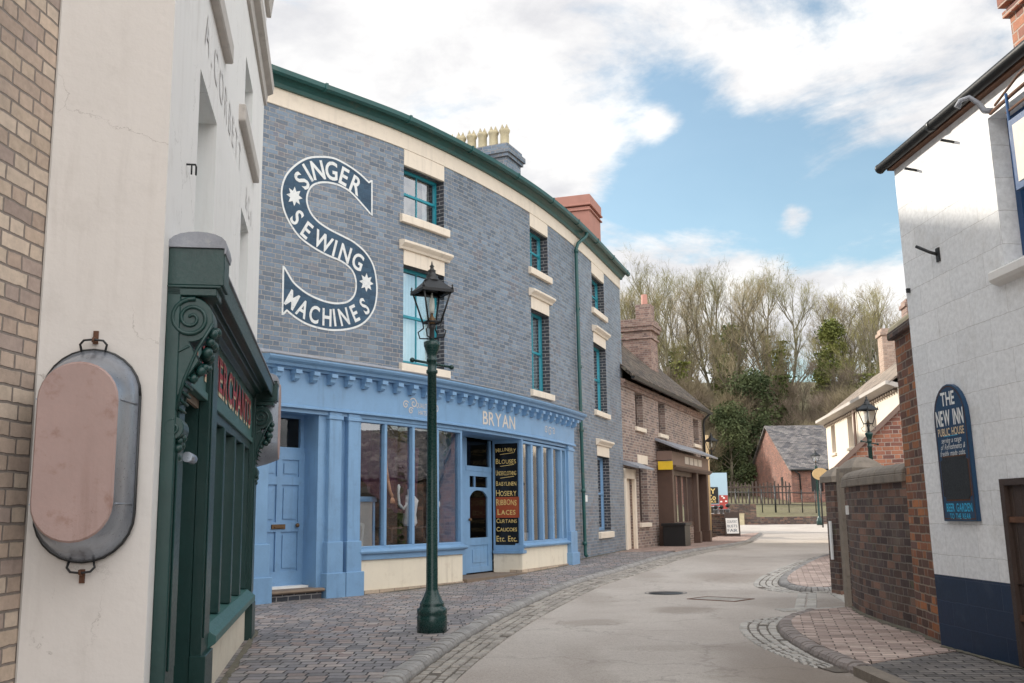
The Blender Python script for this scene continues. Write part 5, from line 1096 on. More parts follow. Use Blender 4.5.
mb = MB(Line((4.17, 12.98), (4.22, 12.80))); mb.box(0, .07, -.03, .03, -.1, 1.66); mb.build('timber_post', 'stone', org=(4.14, 12.95, 0), label='thin weathered timber post at the left end of the low garden wall', cat='post')
nb = empty('white_notice', (4.79, 15.3, .5), 'narrow white board leaning on the farther gate pier', 'notice board')
mb = MB(Line((4.78, 15.55), (4.80, 15.33))); mb.box(.1, .17, .0, .02, .45, 1.02); mb.build('board', 'white', nb)

# dark moss-flecked strips that paint in contact shade where walls meet the paving
M['foot_shade'] = paint('wall_foot_shade', (.13, .115, .085), .95, .4, 6, .8, dirt=((.10, .12, .045), .7))
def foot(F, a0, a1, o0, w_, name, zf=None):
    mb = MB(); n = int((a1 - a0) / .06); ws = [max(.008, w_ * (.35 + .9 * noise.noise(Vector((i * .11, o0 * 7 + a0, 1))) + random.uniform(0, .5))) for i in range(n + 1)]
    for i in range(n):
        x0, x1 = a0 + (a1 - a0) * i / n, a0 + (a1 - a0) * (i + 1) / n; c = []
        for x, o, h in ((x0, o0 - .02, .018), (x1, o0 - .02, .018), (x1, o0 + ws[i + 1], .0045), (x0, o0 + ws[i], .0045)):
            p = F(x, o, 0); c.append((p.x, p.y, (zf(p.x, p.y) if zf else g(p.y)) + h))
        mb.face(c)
    tag(mb.build(name, 'foot_shade'), kind='stuff')
foot(W, 9.05, 15.4, .0, .07, 'wall_foot_shade'); foot(W, 1.7, 4.1, .27, .045, 'wall_foot_shade'); foot(W, 6.2, 8.6, .27, .045, 'wall_foot_shade'); foot(ML, .1, 6.2, .10, .04, 'wall_foot_shade')
foot(LWc, .0, LWc.S[-1] - .05, 0, .11, 'wall_foot_shade'); foot(MT, .0, .95, 0, .10, 'wall_foot_shade'); foot(MI, .02, 8, 0, .06, 'wall_foot_shade')
# brick lean-to behind the wall
lt_ = empty('brick_outbuilding', (9, 23, 0), 'orange brick outbuilding with a sloping gable behind the garden wall', 'building')
mb = MB(Line((7.15, 22.1), (12.25, 20.3))); mb.prism([(0, -.5), (3.2, -.5), (3.2, 2.1), (1.6, 3.55), (0, 2.1)], 0, -4.0); mb.build('brick_wall', 'orange_brick', lt_)
mb = MB(Line((7.15, 22.1), (12.25, 20.3)))
for sg_ in (1, -1): mb.prism([(1.6 - sg_ * 1.7, 2.02), (1.6, 3.58), (1.6, 3.66), (1.6 - sg_ * 1.7, 2.10)], .06, -4.1)
mb.build('roof', 'clay_tile', lt_)
mb = MB(Line((7.15, 22.1), (12.25, 20.3)))
for sg_ in (1, -1): mb.prism([(1.6 - sg_ * 1.73, 1.97), (1.6, 3.55), (1.6, 3.68), (1.6 - sg_ * 1.73, 2.10)], .10, .062)
mb.build('barge_board', 'brownlight', lt_)

rc = empty('rear_cottage', (25, 16, 0), 'low brown brick cottage hidden behind the inn, reflected in the blue shop windows', 'cottage')
mb = MB(Line((24, 30), (24, 12))); wall(mb, 0, 18, -.3, 2.8, [(3, 4, 1, 2.3), (8, 9, 1, 2.3), (13, 14, 1, 2.3)], .2); mb.q([(0, -6, -.3), (18, -6, -.3), (18, -6, 2.8), (0, -6, 2.8)], lambda p: (p[0], p[2]))
for e_ in (0, 18): mb.q([(e_, 0, -.3), (e_, -6, -.3), (e_, -6, 2.8), (e_, -3, 4.8), (e_, 0, 2.8)], lambda p: (p[1], p[2]))
mb.build('brick_wall', 'dark_brick', rc)
mb = MB(Line((24, 30), (24, 12))); mb.sweep(-.2, 18.2, [(.25, 2.7), (.25, 2.78), (-3, 5.0), (-6.25, 2.78), (-6.25, 2.7), (-3, 4.9)]); mb.build('roof', 'slate', rc)
for a_ in (3, 8, 13): sash(Line((24, 30), (24, 12)), rc, a_, a_ + 1, 1, 2.3, 'cream', .12, 1, 'dark', sill=(.1, .12))
M['chim_pale'] = masonry('pale_chimney_brick', [(.40, .28, .22), (.46, .33, .26), (.35, .25, .20)], (.5, .43, .36), tone=.15)
M['clay_tile'].name = 'clay_tile'
MC = Line((12.5, 40), (10.73, 27.7)); chs_ = empty('cream_house', (12.5, 34, .2), 'cream rendered house with a pale tiled roof behind the garden wall', 'house')
hh = [(1.1, 2.0, 3.33, 4.40), (4.6, 5.5, 3.33, 4.40), (8.4, 9.3, 3.33, 4.4), (1.1, 2.0, 1.1, 2.4)]
mb = MB(MC); wall(mb, 0, 12.4, -.3, 4.62, hh, .2)
mb.q([(0, 0, -.3), (0, -4, -.3), (0, -4, 4.62), (0, 0, 4.62)], lambda p: (p[1], p[2])); mb.q([(0, 0, 4.62), (0, -4, 4.62), (0, -2, 6.3)], lambda p: (p[1], p[2])); mb.q([(12.4, 0, -.3), (12.4, -4, -.3), (12.4, -4, 4.62), (12.4, 0, 4.62)], lambda p: (p[1], p[2])); mb.q([(12.4, 0, 4.62), (12.4, -4, 4.62), (12.4, -2, 6.3)], lambda p: (p[1], p[2])); mb.q([(0, -4, -.3), (12.4, -4, -.3), (12.4, -4, 4.62), (0, -4, 4.62)], lambda p: (p[0], p[2])); mb.build('rendered_wall', 'cream_wall', chs_)
mb = MB(MC); mb.sweep(-.25, 12.6, [(.28, 4.60), (.28, 4.66), (-2, 6.42), (-4.2, 4.66), (-4.2, 4.58), (-2, 6.32)]); mb.build('roof', 'clay_tile', chs_)
mb = MB(MC); mb.sweep(-.25, 12.6, [(0, 4.50), (.12, 4.52), (.26, 4.58), (.36, 4.60), (.36, 4.70), (.27, 4.70), (0, 4.62)]); mb.build('gutter', 'trim', chs_)
mb = MB(MC); mb.box(.1, 12.4, 0, .05, 4.47, 4.50)
for k in range(40): mb.box(.1 + k * .31, .22 + k * .31, 0, .10, 4.40, 4.50)
mb.build('eaves_dentils', 'clay_tile', chs_)
for h in hh: sash(MC, chs_, *h, mat='brownlight', depth=.18, bars=1, inner='curtain', sill=(.1, .12), sillmat='cream')
mb = MB(MC); mb.tube([(6.3, .08, 4.5), (6.3, .08, 0)], .05, 8); mb.build('downpipe', 'brownlight', chs_)
for (s_, zt, lab) in ((2.7, 7.75, 0), (6.6, 8.05, 1)):
    c = MB(MC); c.box(s_, s_ + .75, -2.4, -1.65, 5.4, zt - .25); c.box(s_ - .06, s_ + .81, -2.46, -1.59, zt - .25, zt - .13); c.box(s_, s_ + .75, -2.4, -1.65, zt - .13, zt); q_ = c.build('chimney', 'chim_pale' if not lab else 'chim_brick', chs_)
    if lab: p = MB(); p.lathe(tuple(MC(s_ + .35, -2.0, zt)), [(.13, 0), (.11, .1), (.10, .5), (.13, .55), (.1, .55)], 10); p.build('chimney_pot', 'clay_pot', q_)

# ------------------------------------------------------------------ brown brick building with the timber shop
MN = Line((3.05, 28.02), (7.35, 39.0)); br_ = empty('brick_building', (5, 33, .1), 'low brown brick building with mossy roof and timber shopfront, right of the curved one', 'building')
hb = [(1.55, 2.45, 3.70, 4.70), (4.5, 5.45, 3.70, 4.70), (10.1, 11.1, 3.70, 4.62), (1.68, 2.68, .90, 2.60), (10.5, 11.35, .86, 2.55), (.12, 1.05, .1, 2.2), (4.1, 9.9, -.1, 3.0)]
mb, rv = MB(MN), MB(MN); wall(mb, 0, 11.78, -.3, 4.94, hb, .22); L_ = MN.len
mb.q([(11.78, 0, -.3), (11.78, -6, -.3), (11.78, -6, 4.94), (11.78, 0, 4.94)], lambda p: (p[1], p[2])); mb.q([(11.78, 0, 4.94), (11.78, -6, 4.94), (11.78, -2.6, 7.5)], lambda p: (p[1], p[2])); mb.q([(0, -6, -.3), (11.78, -6, -.3), (11.78, -6, 4.94), (0, -6, 4.94)], lambda p: (p[0], p[2])); mb.build('brick_wall', 'brown_brick', br_)
mb = MB(MN); mb.sweep(-.02, 12.0, [(.32, 4.96), (.34, 5.04), (-2.6, 7.72), (-6.2, 5.0), (-6.2, 4.92), (-2.6, 7.6)]); mb.build('roof', 'tile_roof', br_)
mb = MB(MN); mb.sweep(0, 11.9, [(0, 4.70), (.06, 4.72), (.06, 4.80), (.11, 4.82), (.11, 4.9), (.0, 4.94)]); mb.build('dentil_course', 'cream', br_) if False else mb.build('dentil_course', 'chim_brick', br_)
mb = MB(MN); mb.sweep(0, 12.0, [(.30, 4.90), (.40, 4.89), (.42, 4.97), (.32, 4.99)]); mb.tube([(11.7, .38, 4.92), (11.72, .12, 4.7), (11.7, .09, 4.5), (11.7, .09, .2)], .045, 8); mb.build('gutter', 'iron', br_)
for i, h in enumerate(hb[:5]):
    fr = sash(MN, br_, *h, mat='darkwood', depth=.2, bars=1, inner='dark', fw=.07, sill=(.12, .15), sillmat='cream')
    if i > 2: l = MB(MN); l.box(h[0] - .1, h[1] + .1, -.05, .015, h[3], h[3] + .26); l.build('lintel', 'cream', fr)
c = MB(MN); c.box(8.2, 9.3, -2.1, -1.05, 5.4, 7.75); c.box(8.14, 9.36, -2.16, -.99, 7.45, 7.52); c.box(8.1, 9.4, -2.2, -.95, 7.75, 7.9); c.box(8.06, 9.44, -2.24, -.91, 7.9, 8.05); c.box(8.14, 9.36, -2.16, -.99, 8.05, 8.2); c.box(8.5, 9.1, -1.65, -1.08, 8.2, 8.8); cm = c.build('chimney', 'chim_brick', br_)
p = MB(); p.lathe(tuple(MN(8.8, -1.37, 8.8)), [(.14, 0), (.12, .05), (.11, .42), (.09, .42), (.08, .3)], 12); p.build('chimney_pot', 'terracotta', cm)
mb = MB(MN); mb.box(.12, 1.05, -.18, -.12, .1, 2.2); mb.box(.0, .14, -.05, .05, .1, 2.35); mb.box(1.02, 1.16, -.05, .05, .1, 2.35); mb.box(0.0, 1.16, -.05, .05, 2.12, 2.4); mb.build('entrance_door', 'cream', br_, bevel=.008)
mb = MB(MN); mb.sweep(-.05, 1.7, [(0, 2.62), (.45, 2.44), (.47, 2.40), (.45, 2.38), (0, 2.5)]); mb.build('door_canopy', 'lead', br_)
# timber shopfront standing proud
mb = MB(MN); mb.box(4.0, 10.1, 0, .5, 2.62, 3.08); fs2 = mb.build('shop_fascia', 'brownlight', br_, bevel=.01)
mb = MB(MN)
for k in range(4): mb.box(5.9 + k * .75, 6.5 + k * .75, .5, .512, 2.74, 2.98)
mb.build('fascia_panel', 'pale_gold', fs2)
mb = MB(MN); mb.sweep(3.95, 10.2, [(0, 2.50), (.52, 2.50), (.62, 2.58), (.62, 2.63), (0, 2.63)]); mb.build('shop_cornice', 'brownpaint', br_)
mb = MB(MN); mb.sweep(3.85, 10.4, [(0, 3.42), (.80, 3.08), (.82, 3.13), (0, 3.5)]); mb.build('shop_canopy', 'lead', br_)
for a in (4.02, 7.9, 9.75): mb = MB(MN); mb.box(a, a + .28, 0, .48, .0, 2.62); mb.box(a - .03, a + .31, 0, .52, .0, .5); mb.build('shop_pilaster', 'brownpaint', br_, bevel=.01)
mb = MB(MN)
for a in (4.3, 5.15, 6.0, 6.9, 7.84): mb.box(a, a + .09, .2, .32, .8, 2.5)
mb.box(4.3, 7.9, .2, .32, .72, .85); mb.box(4.3, 7.9, .2, .32, 2.35, 2.5); sw = mb.build('shop_window', 'brownpaint', br_)
mb = MB(MN); mb.box(4.35, 7.88, .25, .256, .85, 2.4); mb.build('pane', 'glass', sw)
mb = MB(MN); mb.box(4.3, 7.9, 0, .3, .05, .72); mb.build('stall_riser', 'brown_brick', br_)
mb = MB(MN)
for k in range(5): mb.box(4.6 + k * .7, 4.95 + k * .7, .0, .04, 1.0 + .2 * (k % 2), 1.9 + .2 * (k % 3))
mb.build('window_posters', 'net', br_)
mb = MB(MN); mb.box(8.2, 9.74, -.5, -.45, .0, 2.6); mb.box(4.05, 9.9, -1.6, -1.5, 0, 2.8); mb.build('shop_back', 'dim', br_)
mb = MB(MN); mb.box(3.5, 4.9, .48, .50, 2.46, 2.70) if False else None
ys = empty('hanging_sign', tuple(MN(3.9, .5, 2.5)), 'small yellow sign projecting from the brown brick wall', 'sign')
mb = MB(Line(tuple(MN(3.45, .12, 0))[:2], (MN(3.45, .12, 0).x + .52, MN(3.45, .12, 0).y - .1))); mb.box(0.05, .5, -.02, .02, 2.47, 2.73); mb.build('sign_board', 'yellow', ys, bevel=.004); mb = MB(MN); mb.tube([(3.45, 0, 2.74), (3.45, .6, 2.76)], .015, 6); mb.build('bracket', 'iron', ys)
pb_ = empty('planter_box', tuple(MN(4.0, .6, .12)), 'black wooden planter box beside the timber shopfront', 'planter')
mb = MB(MN); mb.box(3.55, 4.35, .22, .9, .12, .82); mb.box(3.5, 4.4, .18, .94, .76, .84); mb.build('box', 'black', pb_, bevel=.01); mb = MB(MN); mb.box(3.6, 4.3, .28, .84, .7, .80); mb.build('soil', 'dirtjoint', pb_)

# wall lantern on the brown building
c_ = MN(11.35, .42, 0); wl = lamp((c_.x, c_.y, .22), 'black wall lantern on an iron arm at the far corner of the brown brick building', 'wall lantern', False, None); wl.name = 'wall_lantern'; wl['_org'] = wl['_org']
mb = MB(MN); mb.tube([(11.35, 0, 3.25), (11.35, .42, 3.25)], .02, 8); mb.tube([(11.35, 0, 2.9), (11.35, .18, 3.0), (11.35, .36, 3.24)], .014, 6); mb.tube([(11.35, .42, 3.15), (11.35, .42, 3.33)], .03, 8); mb.box(11.3, 11.4, 0, .03, 2.85, 3.35); mb.build('wall_arm', 'iron', wl)

# ------------------------------------------------------------------ far end of the street
tg = empty('timber_pole', (8.2, 43.0, .1), 'pale timber pole standing just past the brown brick building', 'pole')
mb = MB(); mb.tube([(8.22, 43, .1), (8.25, 43, 2.2), (8.3, 43, 4.4)], [.11, .10, .07], 10); mb.build('pole', 'tan', tg)
hd_ = empty('advert_hoarding', (9, 50, .3), 'pale blue hoarding with a black and gold company name board', 'hoarding')
MH = Line((6.5, 50), (10.55, 50)); mb = MB(MH); mb.box(0, 4.05, -.06, 0, 1.25, 3.05); mb.build('board', 'pale_blue', hd_)
mb = MB(MH); mb.box(1.6, 3.58, 0.0, .03, 1.55, 2.35); nbk = mb.build('name_board', 'black', hd_)
mb = MB(MH); text(mb, 'MADELEY', 1.72, 3.45, 2.16, .25, .034, .02); text(mb, 'WOOD Co', 1.72, 3.45, 1.86, .25, .034, .02); text(mb, 'COAL WORKS', 2.0, 3.45, 1.645, .10, .034, .02); mb.build('lettering', 'gold', nbk)
mb = MB(MH); mb.box(1.5, 4.04, .0, .02, 1.27, 1.5); mb.box(3.62, 4.04, .0, .021, 1.502, 1.95); mb.build('red_panel', 'redpaint', hd_)
mb = MB(MH)
for x_, z_ in ((3.66, 1.6), (3.8, 1.78), (3.9, 1.62), (3.72, 1.86), (2.9, 1.34)): mb.box(x_, x_ + .1, .022, .026, z_, z_ + .07)
mb.build('white_marks', 'white', hd_)
mb = MB(MH)
for x_ in (.3, 2.0, 3.8): mb.box(x_, x_ + .1, -.16, -.07, .1, 3.0)
mb.build('post', 'darkwood', hd_)
pw = MB(); pw.F = Line((7.2, 43.6), (9.25, 43.3)); pw.box(0, 2.05, -.4, 0, -.1, 1.0); pw.box(-.02, 2.08, -.44, .03, 1.0, 1.07); pw.build('brick_planter_wall', 'dark_brick', org=(8.4, 43.4, .1), label='low dark brick wall between the brown building and the folding notice board', cat='wall')
mt_ = empty('galvanised_bin', (8.6, 44.4, .2), 'grey ribbed metal bin behind the low dark brick wall under the hoarding', 'bin')
mb = MB(); mb.lathe((8.65, 44.4, .2), [(.0, 0), (.26, 0), (.30, 1.15), (.31, 1.15), (.31, 1.2), (.0, 1.2)], 16); mb.build('bin_body', 'galv', mt_)
ab = empty('notice_a_board', (9.15, 42.9, .12), 'dark framed folding notice board with white hand lettered sheets', 'notice board')
MA = Line((8.86, 42.9), (9.50, 42.8)); mb = MB(MA)
for sg_ in (1, -1): mb.prism([(.26 * sg_, .12), (.29 * sg_, .12), (.05 * sg_, 1.12), (.02 * sg_, 1.12)], 0, .62, 's')
mb.build('frame', 'darkwood', ab)
def slope(o): return Line((8.86, 42.9 - o), (9.50, 42.8 - o))
mb = MB(MA); mb.face([MA(.06, .29 - .0, .25), MA(.56, .29, .25), MA(.54, .135, .88), MA(.04, .135, .88)]); mb.v = [(v[0], v[1] - .012, v[2]) for v in mb.v]; mb.build('paper', 'white', ab)
mb = MB(MA)
def tz(txt, a0_, a1_, z_, h_): 
    m2 = MB(MA); text(m2, txt, a0_, a1_, z_, h_, 0)
    for f_, u_ in zip(m2.f, m2.uv): mb.face([Vector(m2.v[i]) + (MA(0, .29 - (m2.v[i][2] - .25) * .246 + .014, 0) - MA(0, 0, 0)) for i in f_], u_)
tz('COALPORT', .10, .50, .74, .11); tz('BLISTS', .10, .50, .56, .11); tz('FAIR', .10, .50, .38, .13); mb.build('lettering', 'signblue', ab)
for i, (x_, y_, lb_) in enumerate(((8.62, 43.45, 'left one of three'), (8.86, 43.42, 'middle one of three'), (9.13, 43.4, 'right one of three, tallest'))):
    t_ = empty('potted_plant', (x_, y_, 1.07), 'clipped dark plant in a pot on the low wall, ' + lb_, 'potted plant', 'potted plants on the low wall')
    mb = MB(); mb.lathe((x_, y_, 1.07), [(.0, 0), (.07, 0), (.10, .16), (.11, .16), (.11, .18), (0, .17)], 12); mb.build('pot', 'lead', t_); mb = MB(); mb.ball((x_, y_, 1.35 + .06 * (i == 2)), .10, 7, (1, 1, .9)); mb.tube([(x_, y_, 1.2), (x_, y_, 1.3)], .02, 5); mb.build('foliage', 'iron', t_)
mb = MB(); mb.F = Line((8.45, 43.55), (9.35, 43.4)); mb.box(0, .9, -.2, .1, 1.071, 1.10); mb.build('stone_slab', 'linen', org=(8.9, 43.5, 1.07), label='pale slab under the three small potted plants', cat='slab')
mb = MB(); mb.box(12.35, 12.62, 55.8, 56.1, .2, .98); mb.box(12.33, 12.64, 55.78, 56.12, .98, 1.03); mb.build('stone_post', 'clay_pot', org=(12.5, 56, .3), label='pale stone post at the left end of the far low brick wall', cat='post')
mb = MB(); mb.F = Line((12.65, 56), (17.2, 55.6)); mb.box(0, 4.6, -.3, 0, .1, .82); mb.build('brickwork_', 'dark_brick', org=(15, 56, .3), label='low reddish brick wall across the far end of the road', cat='wall').name = 'low_wall'
mb = MB(); mb.F = Line((9.9, 56.4), (12.4, 56)); mb.box(0, 2.4, -.1, 0, .3, .42); mb.box(0, 2.4, -.1, 0, .62, .72); mb.box(0, .1, -.1, 0, .2, .8); mb.box(2.2, 2.3, -.1, 0, .2, .8); mb.build('timber_rail', 'darkwood', org=(11, 56, .3), label='low timber rail between the hoarding and the pale stone post', cat='rail')
# retaining wall and bank
mb = MB(); mb.F = Line((8.5, 59.5), (14.5, 60.5)); mb.box(0, 6, -.3, 0, .4, 1.55); mb.build('retaining_wall', 'dark_brick', org=(11, 60, .5), label='dark retaining wall below the grassy bank, left of the barn', cat='wall')
# railings on the bank
rl = empty('iron_railing', (18, 62, 1.0), 'black iron railing along the grass bank below the barn', 'railing')
MR = Line((13.2, 64.0), (23, 60.5)); P0 = []
mb = MB(MR); mb.tube([(0, 0, 2.35), (10.4, 0, 2.05)], .03, 5); mb.tube([(0, 0, 1.6), (10.4, 0, 1.35)], .022, 5); mb.build('rail', 'iron', rl)
for k in range(14): s_ = k * .8; mb = MB(MR); mb.tube([(s_, 0, .8), (s_, 0, 2.55 - s_ * .03 + (.25 if k % 4 == 0 else 0))], .035 if k % 4 else .06, 5); mb.build('railing_post', 'iron', rl)
rl2 = empty('palisade_fence', (15, 68, 1.5), 'tall dark paling fence in front of the trees left of the barn', 'fence')
MR2 = Line((9.5, 69), (19.0, 69.0)); mb = MB(MR2)
for k in range(38): mb.box(k * .25, k * .25 + .09, -.03, .03, 1.4, 3.1 + random.uniform(-.15, .1))
mb.box(0, 9.4, .03, .06, 2.7, 2.8); mb.build('palings', 'darkwood', rl2)
# oval sign
ov = empty('oval_sign', (16.05, 50.6, .4), 'pale wooden oval sign in front of the far gas lamp', 'sign')
mb = MB(); mb.F = Line((15.0, 50.6), (16, 50.6)); mb.prism([(.36 + .40 * math.cos(2 * math.pi * k / 20), 2.94 + .30 * math.sin(2 * math.pi * k / 20)) for k in range(20)], 0, .06); mb.build('sign_board', 'woodsign', ov); mb = MB(); mb.tube([(15.38, 50.75, .3), (15.38, 50.75, 3.0)], .04, 8); mb.build('post', 'iron', ov)

# barn
bn = empty('brick_barn', (22, 76, 2), 'red brick barn with a steep slate roof on the bank among the trees', 'barn')
MBn = Line((19.25, 70.0), (33, 70.0)); mb = MB(MBn); wall(mb, 0, 13.5, 1.0, 4.0, [(1.35, 2.2, 2.4, 3.8), (5, 6, 2.4, 3.4)], .3)
mb.q([(0, 0, 1), (0, -12, 1), (0, -12, 4.0), (0, -6, 7.35), (0, 0, 4.0)], lambda p: (p[1], p[2])); mb.q([(13.5, 0, 1), (13.5, -12, 1), (13.5, -12, 4.0), (13.5, -6, 7.35), (13.5, 0, 4.0)], lambda p: (p[1], p[2])); mb.q([(0, -12, 1), (13.5, -12, 1), (13.5, -12, 4), (0, -12, 4)], lambda p: (p[0], p[2])); mb.build('brick_wall', 'red_brick', bn)
mb = MB(MBn); mb.sweep(-.18, 13.7, [(.25, 3.86), (.25, 3.98), (-6, 7.5), (-12.2, 3.98), (-12.2, 3.86), (-6, 7.38)]); mb.build('roof', 'slate', bn)
mb = MB(MBn); mb.box(1.35, 2.2, -.32, -.28, 2.4, 3.8); mb.box(5, 6, -.32, -.28, 2.4, 3.4); mb.build('dark_opening', 'black', bn)
mb = MB(MBn); mb.tube([(-.1, .28, 3.9), (13.5, .28, 3.9)], .07, 6); mb.tube([(.1, .28, 3.9), (.55, .1, 3.6), (.6, .08, 1.9)], .05, 6); mb.build('gutter', 'iron', bn)
mb = MB(); mb.box(19.22, 19.26, 72.2, 72.7, 2.9, 3.5); mb.build('slit_opening', 'black', bn)

# ------------------------------------------------------------------ trees
def leafmat(name, c1, c2, c3, trans=0):
    m, t, b, o = newmat(name); P = t.n('ShaderNodeTexCoord').outputs['Object']; oi = t.n('ShaderNodeObjectInfo').outputs['Random']
    n_ = t.noise(P, .35, 3, .6); n2 = t.noise(P, 6, 3, .7)
    k = t.m('ADD', t.m('ADD', t.m('MULTIPLY', n_, .6), t.m('MULTIPLY', n2, .4)), t.m('MULTIPLY', t.m('SUBTRACT', oi, .5), .25))
    c = t.ramp(k, [(.32, c1), (.5, c2), (.68, c3)])
    t.put(b.inputs['Base Color'], c); b.inputs['Roughness'].default_value = .9; b.inputs['Specular IOR Level'].default_value = .15
    return m
M['bark'] = leafmat('bark', (.10, .085, .06), (.17, .15, .105), (.24, .215, .155))
M['twig'] = leafmat('bare_twigs', (.15, .12, .08), (.25, .205, .13), (.38, .32, .20))
M['twig_r'] = leafmat('reddish_twigs', (.15, .12, .09), (.24, .185, .14), (.32, .26, .20))
M['twig_g'] = leafmat('mossy_twigs', (.14, .13, .055), (.235, .215, .09), (.36, .33, .15))
M['ivy'] = leafmat('ivy_leaves', (.04, .06, .02), (.085, .11, .035), (.20, .21, .06))
M['evergreen'] = leafmat('evergreen_leaves', (.026, .040, .02), (.046, .064, .03), (.10, .115, .05))
def rdir(up=.3): 
    v = Vector((random.gauss(0, 1), random.gauss(0, 1), random.gauss(0, 1) * .7 + up)); return v.normalized()
def tree_proto(name, seed, H, label, twig='twig', ivy=.5, spread=1.0, r0=.28, dense=1.0, multi=1):
    random.seed(seed); root = empty(name, (0, 0, 0), label, 'tree', 'trees on the wooded hillside')
    tk, tw, iv = MB(), MB(), MB()
    def twigs(p, d, n, L):
        for _ in range(int(n * dense)):
            dd = (d * .9 + rdir(.35) * .8).normalized(); a = p + rdir(0) * random.uniform(0, .35); l = L * random.uniform(.5, 1.3); b_ = a + dd * l + Vector((0, 0, .12 * l)); s_ = dd.cross(rdir(0)).normalized() * random.uniform(.008, .017)
            tw.face([a - s_, a + s_, b_ + s_ * .25, b_ - s_ * .25])
            if random.random() < .7:
                m_ = a.lerp(b_, .45); e_ = m_ + (dd + rdir(.2) * .9).normalized() * l * .55; tw.face([m_ - s_ * .7, m_ + s_ * .7, e_ + s_ * .15, e_ - s_ * .15])
    def branch(p, d, L, r, lvl):
        n = 4 if lvl < 2 else 3; path = [p]; q = p.copy(); dd = d.copy()
        for i in range(n):
            dd = (dd + rdir(.25) * .22 + Vector((0, 0, .10))).normalized(); q = q + dd * L / n; path.append(q.copy())
        R = [r * (1 - .62 * i / n) for i in range(n + 1)]
        (tk if lvl < 3 else tw).tube([tuple(v) for v in path], R, 6 if lvl < 1 else (4 if lvl < 2 else 3), caps=False, mapped=False)
        if lvl >= 3: twigs(path[-1], dd, 5, .95); twigs(path[1], dd, 2, .8); return
        nb_ = {0: 13, 1: 6, 2: 4}[lvl]
        for k in range(nb_):
            f = random.uniform(.28 if lvl == 0 else .3, 1.0); i = min(n - 1, int(f * n)); q = path[i].lerp(path[i + 1], f * n - i); a = (path[i + 1] - path[i]).normalized()
            side = rdir(.0); side = (side - a * side.dot(a)).normalized(); nd = (a * random.uniform(.65, 1.1) + side * (.85 if lvl == 0 else .75) * spread + Vector((0, 0, .25))).normalized()
            branch(q, nd, L * {0: .36, 1: .52, 2: .5}[lvl] * random.uniform(.75, 1.15), R[i] * .58, lvl + 1)
        if lvl == 0:
            for k in range(3): branch(path[-1], (dd + rdir(.5) * .5).normalized(), L * .3, r * .35, 1)
    for k in range(multi):
        d0 = Vector((random.uniform(-.12, .12), random.uniform(-.12, .12), 1)).normalized() if multi == 1 else Vector((random.uniform(-.35, .35), random.uniform(-.35, .35), 1)).normalized()
        branch(Vector((random.uniform(-.3, .3) * (multi > 1), 0, -.5)), d0, H * .72, r0, 0)
    ni = int(2600 * ivy)
    for _ in range(ni):
        h = min(.62, abs(random.gauss(0, .33))) * H * .8; a = random.uniform(0, 6.28); rr = abs(random.gauss(.2, .55)) * (1 + .3 * math.sin(h * 2 + a)) + .1
        c = Vector((rr * math.cos(a), rr * math.sin(a), h)); s_ = random.uniform(.07, .16); u = rdir(0) * s_; v = u.cross(rdir(0)).normalized() * s_; iv.face([c - u - v, c + u - v * .6, c + u + v, c - u * .8 + v])
    tk.build('trunk', 'bark', root); tw.build('crown', twig, root)
    if ni: iv.build('ivy', 'ivy', root)
    return root
def ever_proto(name, seed, H, Rr, label, mat='evergreen', n=9000, cat='tree', conic=.5):
    random.seed(seed); root = empty(name, (0, 0, 0), label, cat, 'evergreens and thickets on the wooded hillside'); tk, lf = MB(), MB()
    tk.tube([(0, 0, -.5), (.1, 0, H * .4), (0, .1, H * .92)], [.22, .15, .03], 6, mapped=False); cl = []
    for _ in range(int(34)):
        h = random.uniform(.12, 1.0); a = random.uniform(0, 6.28); rm = Rr * (1 - conic * h) * math.sqrt(max(.05, 1 - (h - .4) ** 2 * 1.6)); q = Vector((rm * .72 * math.cos(a), rm * .72 * math.sin(a), h * H * .93)); cl.append((q, Rr * random.uniform(.22, .42))); tk.tube([(0, 0, q.z * .7), tuple(q)], [.06, .02], 4, mapped=False)
    for _ in range(n):
        q, r_ = random.choice(cl); c = q + rdir(.1) * r_ * random.uniform(.5, 1.08); s_ = random.uniform(.05, .12); u = rdir(0) * s_; v = u.cross(rdir(0)).normalized() * s_ * .8; lf.face([c - u - v, c + u - v * .6, c + u + v, c - u * .8 + v])
    tk.build('trunk', 'bark', root); lf.build('crown', mat, root); return root
protos = [tree_proto('bare_tree', 11, 20, '', 'twig', .8), tree_proto('bare_tree', 12, 22, '', 'twig_g', 1.2, .85), tree_proto('bare_tree', 13, 18, '', 'twig', .5, 1.15, multi=2, dense=.7),
          tree_proto('bare_tree', 14, 21, '', 'twig_g', .9, .8, dense=.8), tree_proto('bare_tree', 15, 15, '', 'twig_r', .0, 1.2, .16, 1.0, 2), tree_proto('bare_thicket', 16, 7, '', 'twig', .4, 1.4, .08, .6, 3)]
evs = [ever_proto('evergreen_tree', 21, 9, 3.2, ''), ever_proto('evergreen_tree', 22, 13, 3.0, '', 'ivy', conic=.75), ever_proto('evergreen_shrub', 23, 5, 3.0, '', 'evergreen', 6000, 'shrub', .2)]
random.seed(99); used = set(); names = {}
kinds = ['ivy stemmed bare tree', 'mossy green bare tree', 'wide forked bare tree', 'slender pale bare tree', 'reddish bushy bare tree', 'olive twiggy thicket']
ek = ['rounded dark evergreen', 'tall ivy clad evergreen', 'low dark green shrub']
ordn = ['first', 'second', 'third', 'fourth', 'fifth', 'sixth', 'seventh', 'eighth', 'ninth', 'tenth', 'eleventh', 'twelfth', 'thirteenth', 'fourteenth', 'fifteenth', 'sixteenth', 'seventeenth', 'eighteenth']
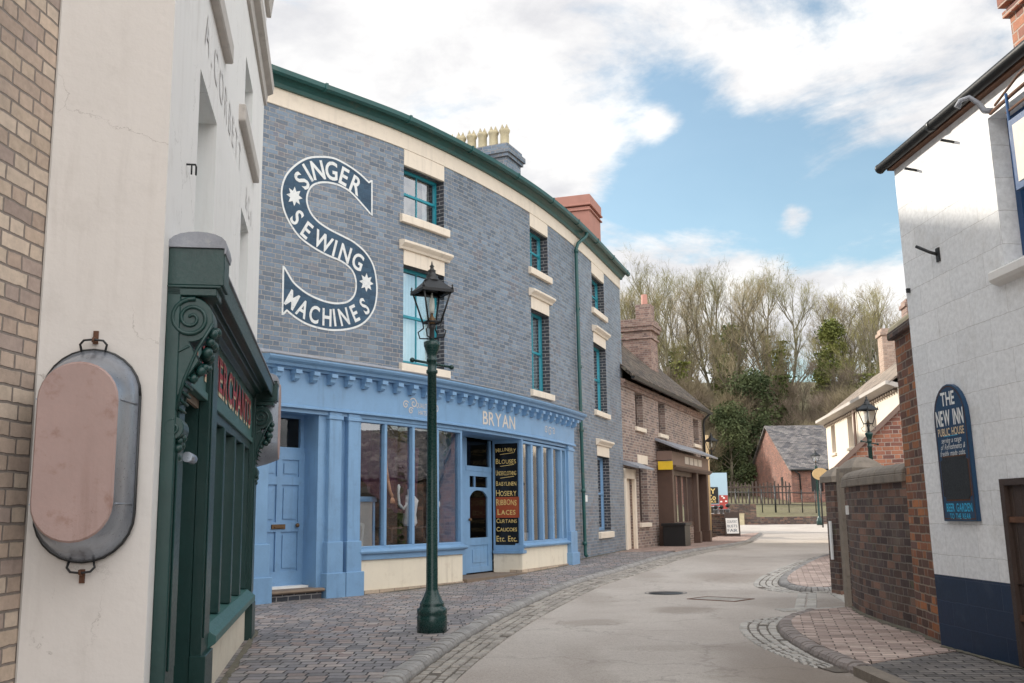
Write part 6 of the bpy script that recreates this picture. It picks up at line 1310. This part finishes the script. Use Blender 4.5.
def put(lst, idx, x, y, sc, kind, where):
    src = lst[idx]; key = (id(lst), idx); o = src if key not in used else copy_tree(src); used.add(key)
    o.location = (x, y, zg(x, y) - .2); o.scale = (sc, sc, sc * random.uniform(.94, 1.08)); o.rotation_euler = (0, 0, random.uniform(0, 6.28))
    n_ = names.get((kind, where), 0); names[(kind, where)] = n_ + 1
    o['label'] = '%s %s, %s from the left' % (kind, where, ordn[min(n_, 17)]); return o
for (y, x0, x1, dx, rn) in [(95, 11, 46, 4.4, 'on the lower slope'), (106, 13, 54, 4.8, 'on the middle slope'), (117, 14, 60, 5.6, 'on the upper slope'), (131, 15, 66, 6.6, 'on the skyline')]:
    x = x0
    while x < x1:
        i = random.choice([4, 0, 1, 4, 3] if 'lower' in rn else [0, 1, 1, 2, 3, 3])
        put(protos, i, x + random.uniform(-1, 1), y + random.uniform(-3, 3), (random.uniform(.62, .86) if i != 4 else random.uniform(.6, .8)) * (1.0 - max(0, (x - 20)) * .006), kinds[i], rn); x += dx * random.uniform(.8, 1.2)
for (y, x0, x1, dx, rn, ch) in [(80, 12, 19, 2.4, 'behind the paling fence', [2, 5, 0]), (86, 10, 42, 2.7, 'at the foot of the slope', [0, 5, 5, 1, 5, 4]), (92, 12, 46, 3.2, 'low on the slope', [5, 4, 5, 1, 4, 5]), (101, 16, 52, 5.5, 'half way up the slope', [5, 1, 4])]:
    x = x0
    while x < x1:
        i = random.choice(ch) if x > 19 or y < 82 else random.choice([5, 4, 5]); sc = random.uniform(.75, 1.15); xx, yy = x + random.uniform(-.8, .8), y + random.uniform(-2, 2)
        if i > 3: put(protos, i, xx, yy, sc * (1 if i == 5 else .6), kinds[i], rn)
        else: put(evs, i, xx, yy, sc, ek[i], rn)
        x += dx * random.uniform(.8, 1.25)
put(protos, 2, 15.5, 112, .85, 'lone forked bare tree', 'just right of the curved blue building')
put(protos, 0, 21, 19.5, .45, 'garden ivy tree', 'beside the low cottage behind the inn'); put(protos, 3, 22, 26, .5, 'garden slender tree', 'behind the garden wall')
for o in bpy.data.objects:
    if '_org' in o: del o['_org']
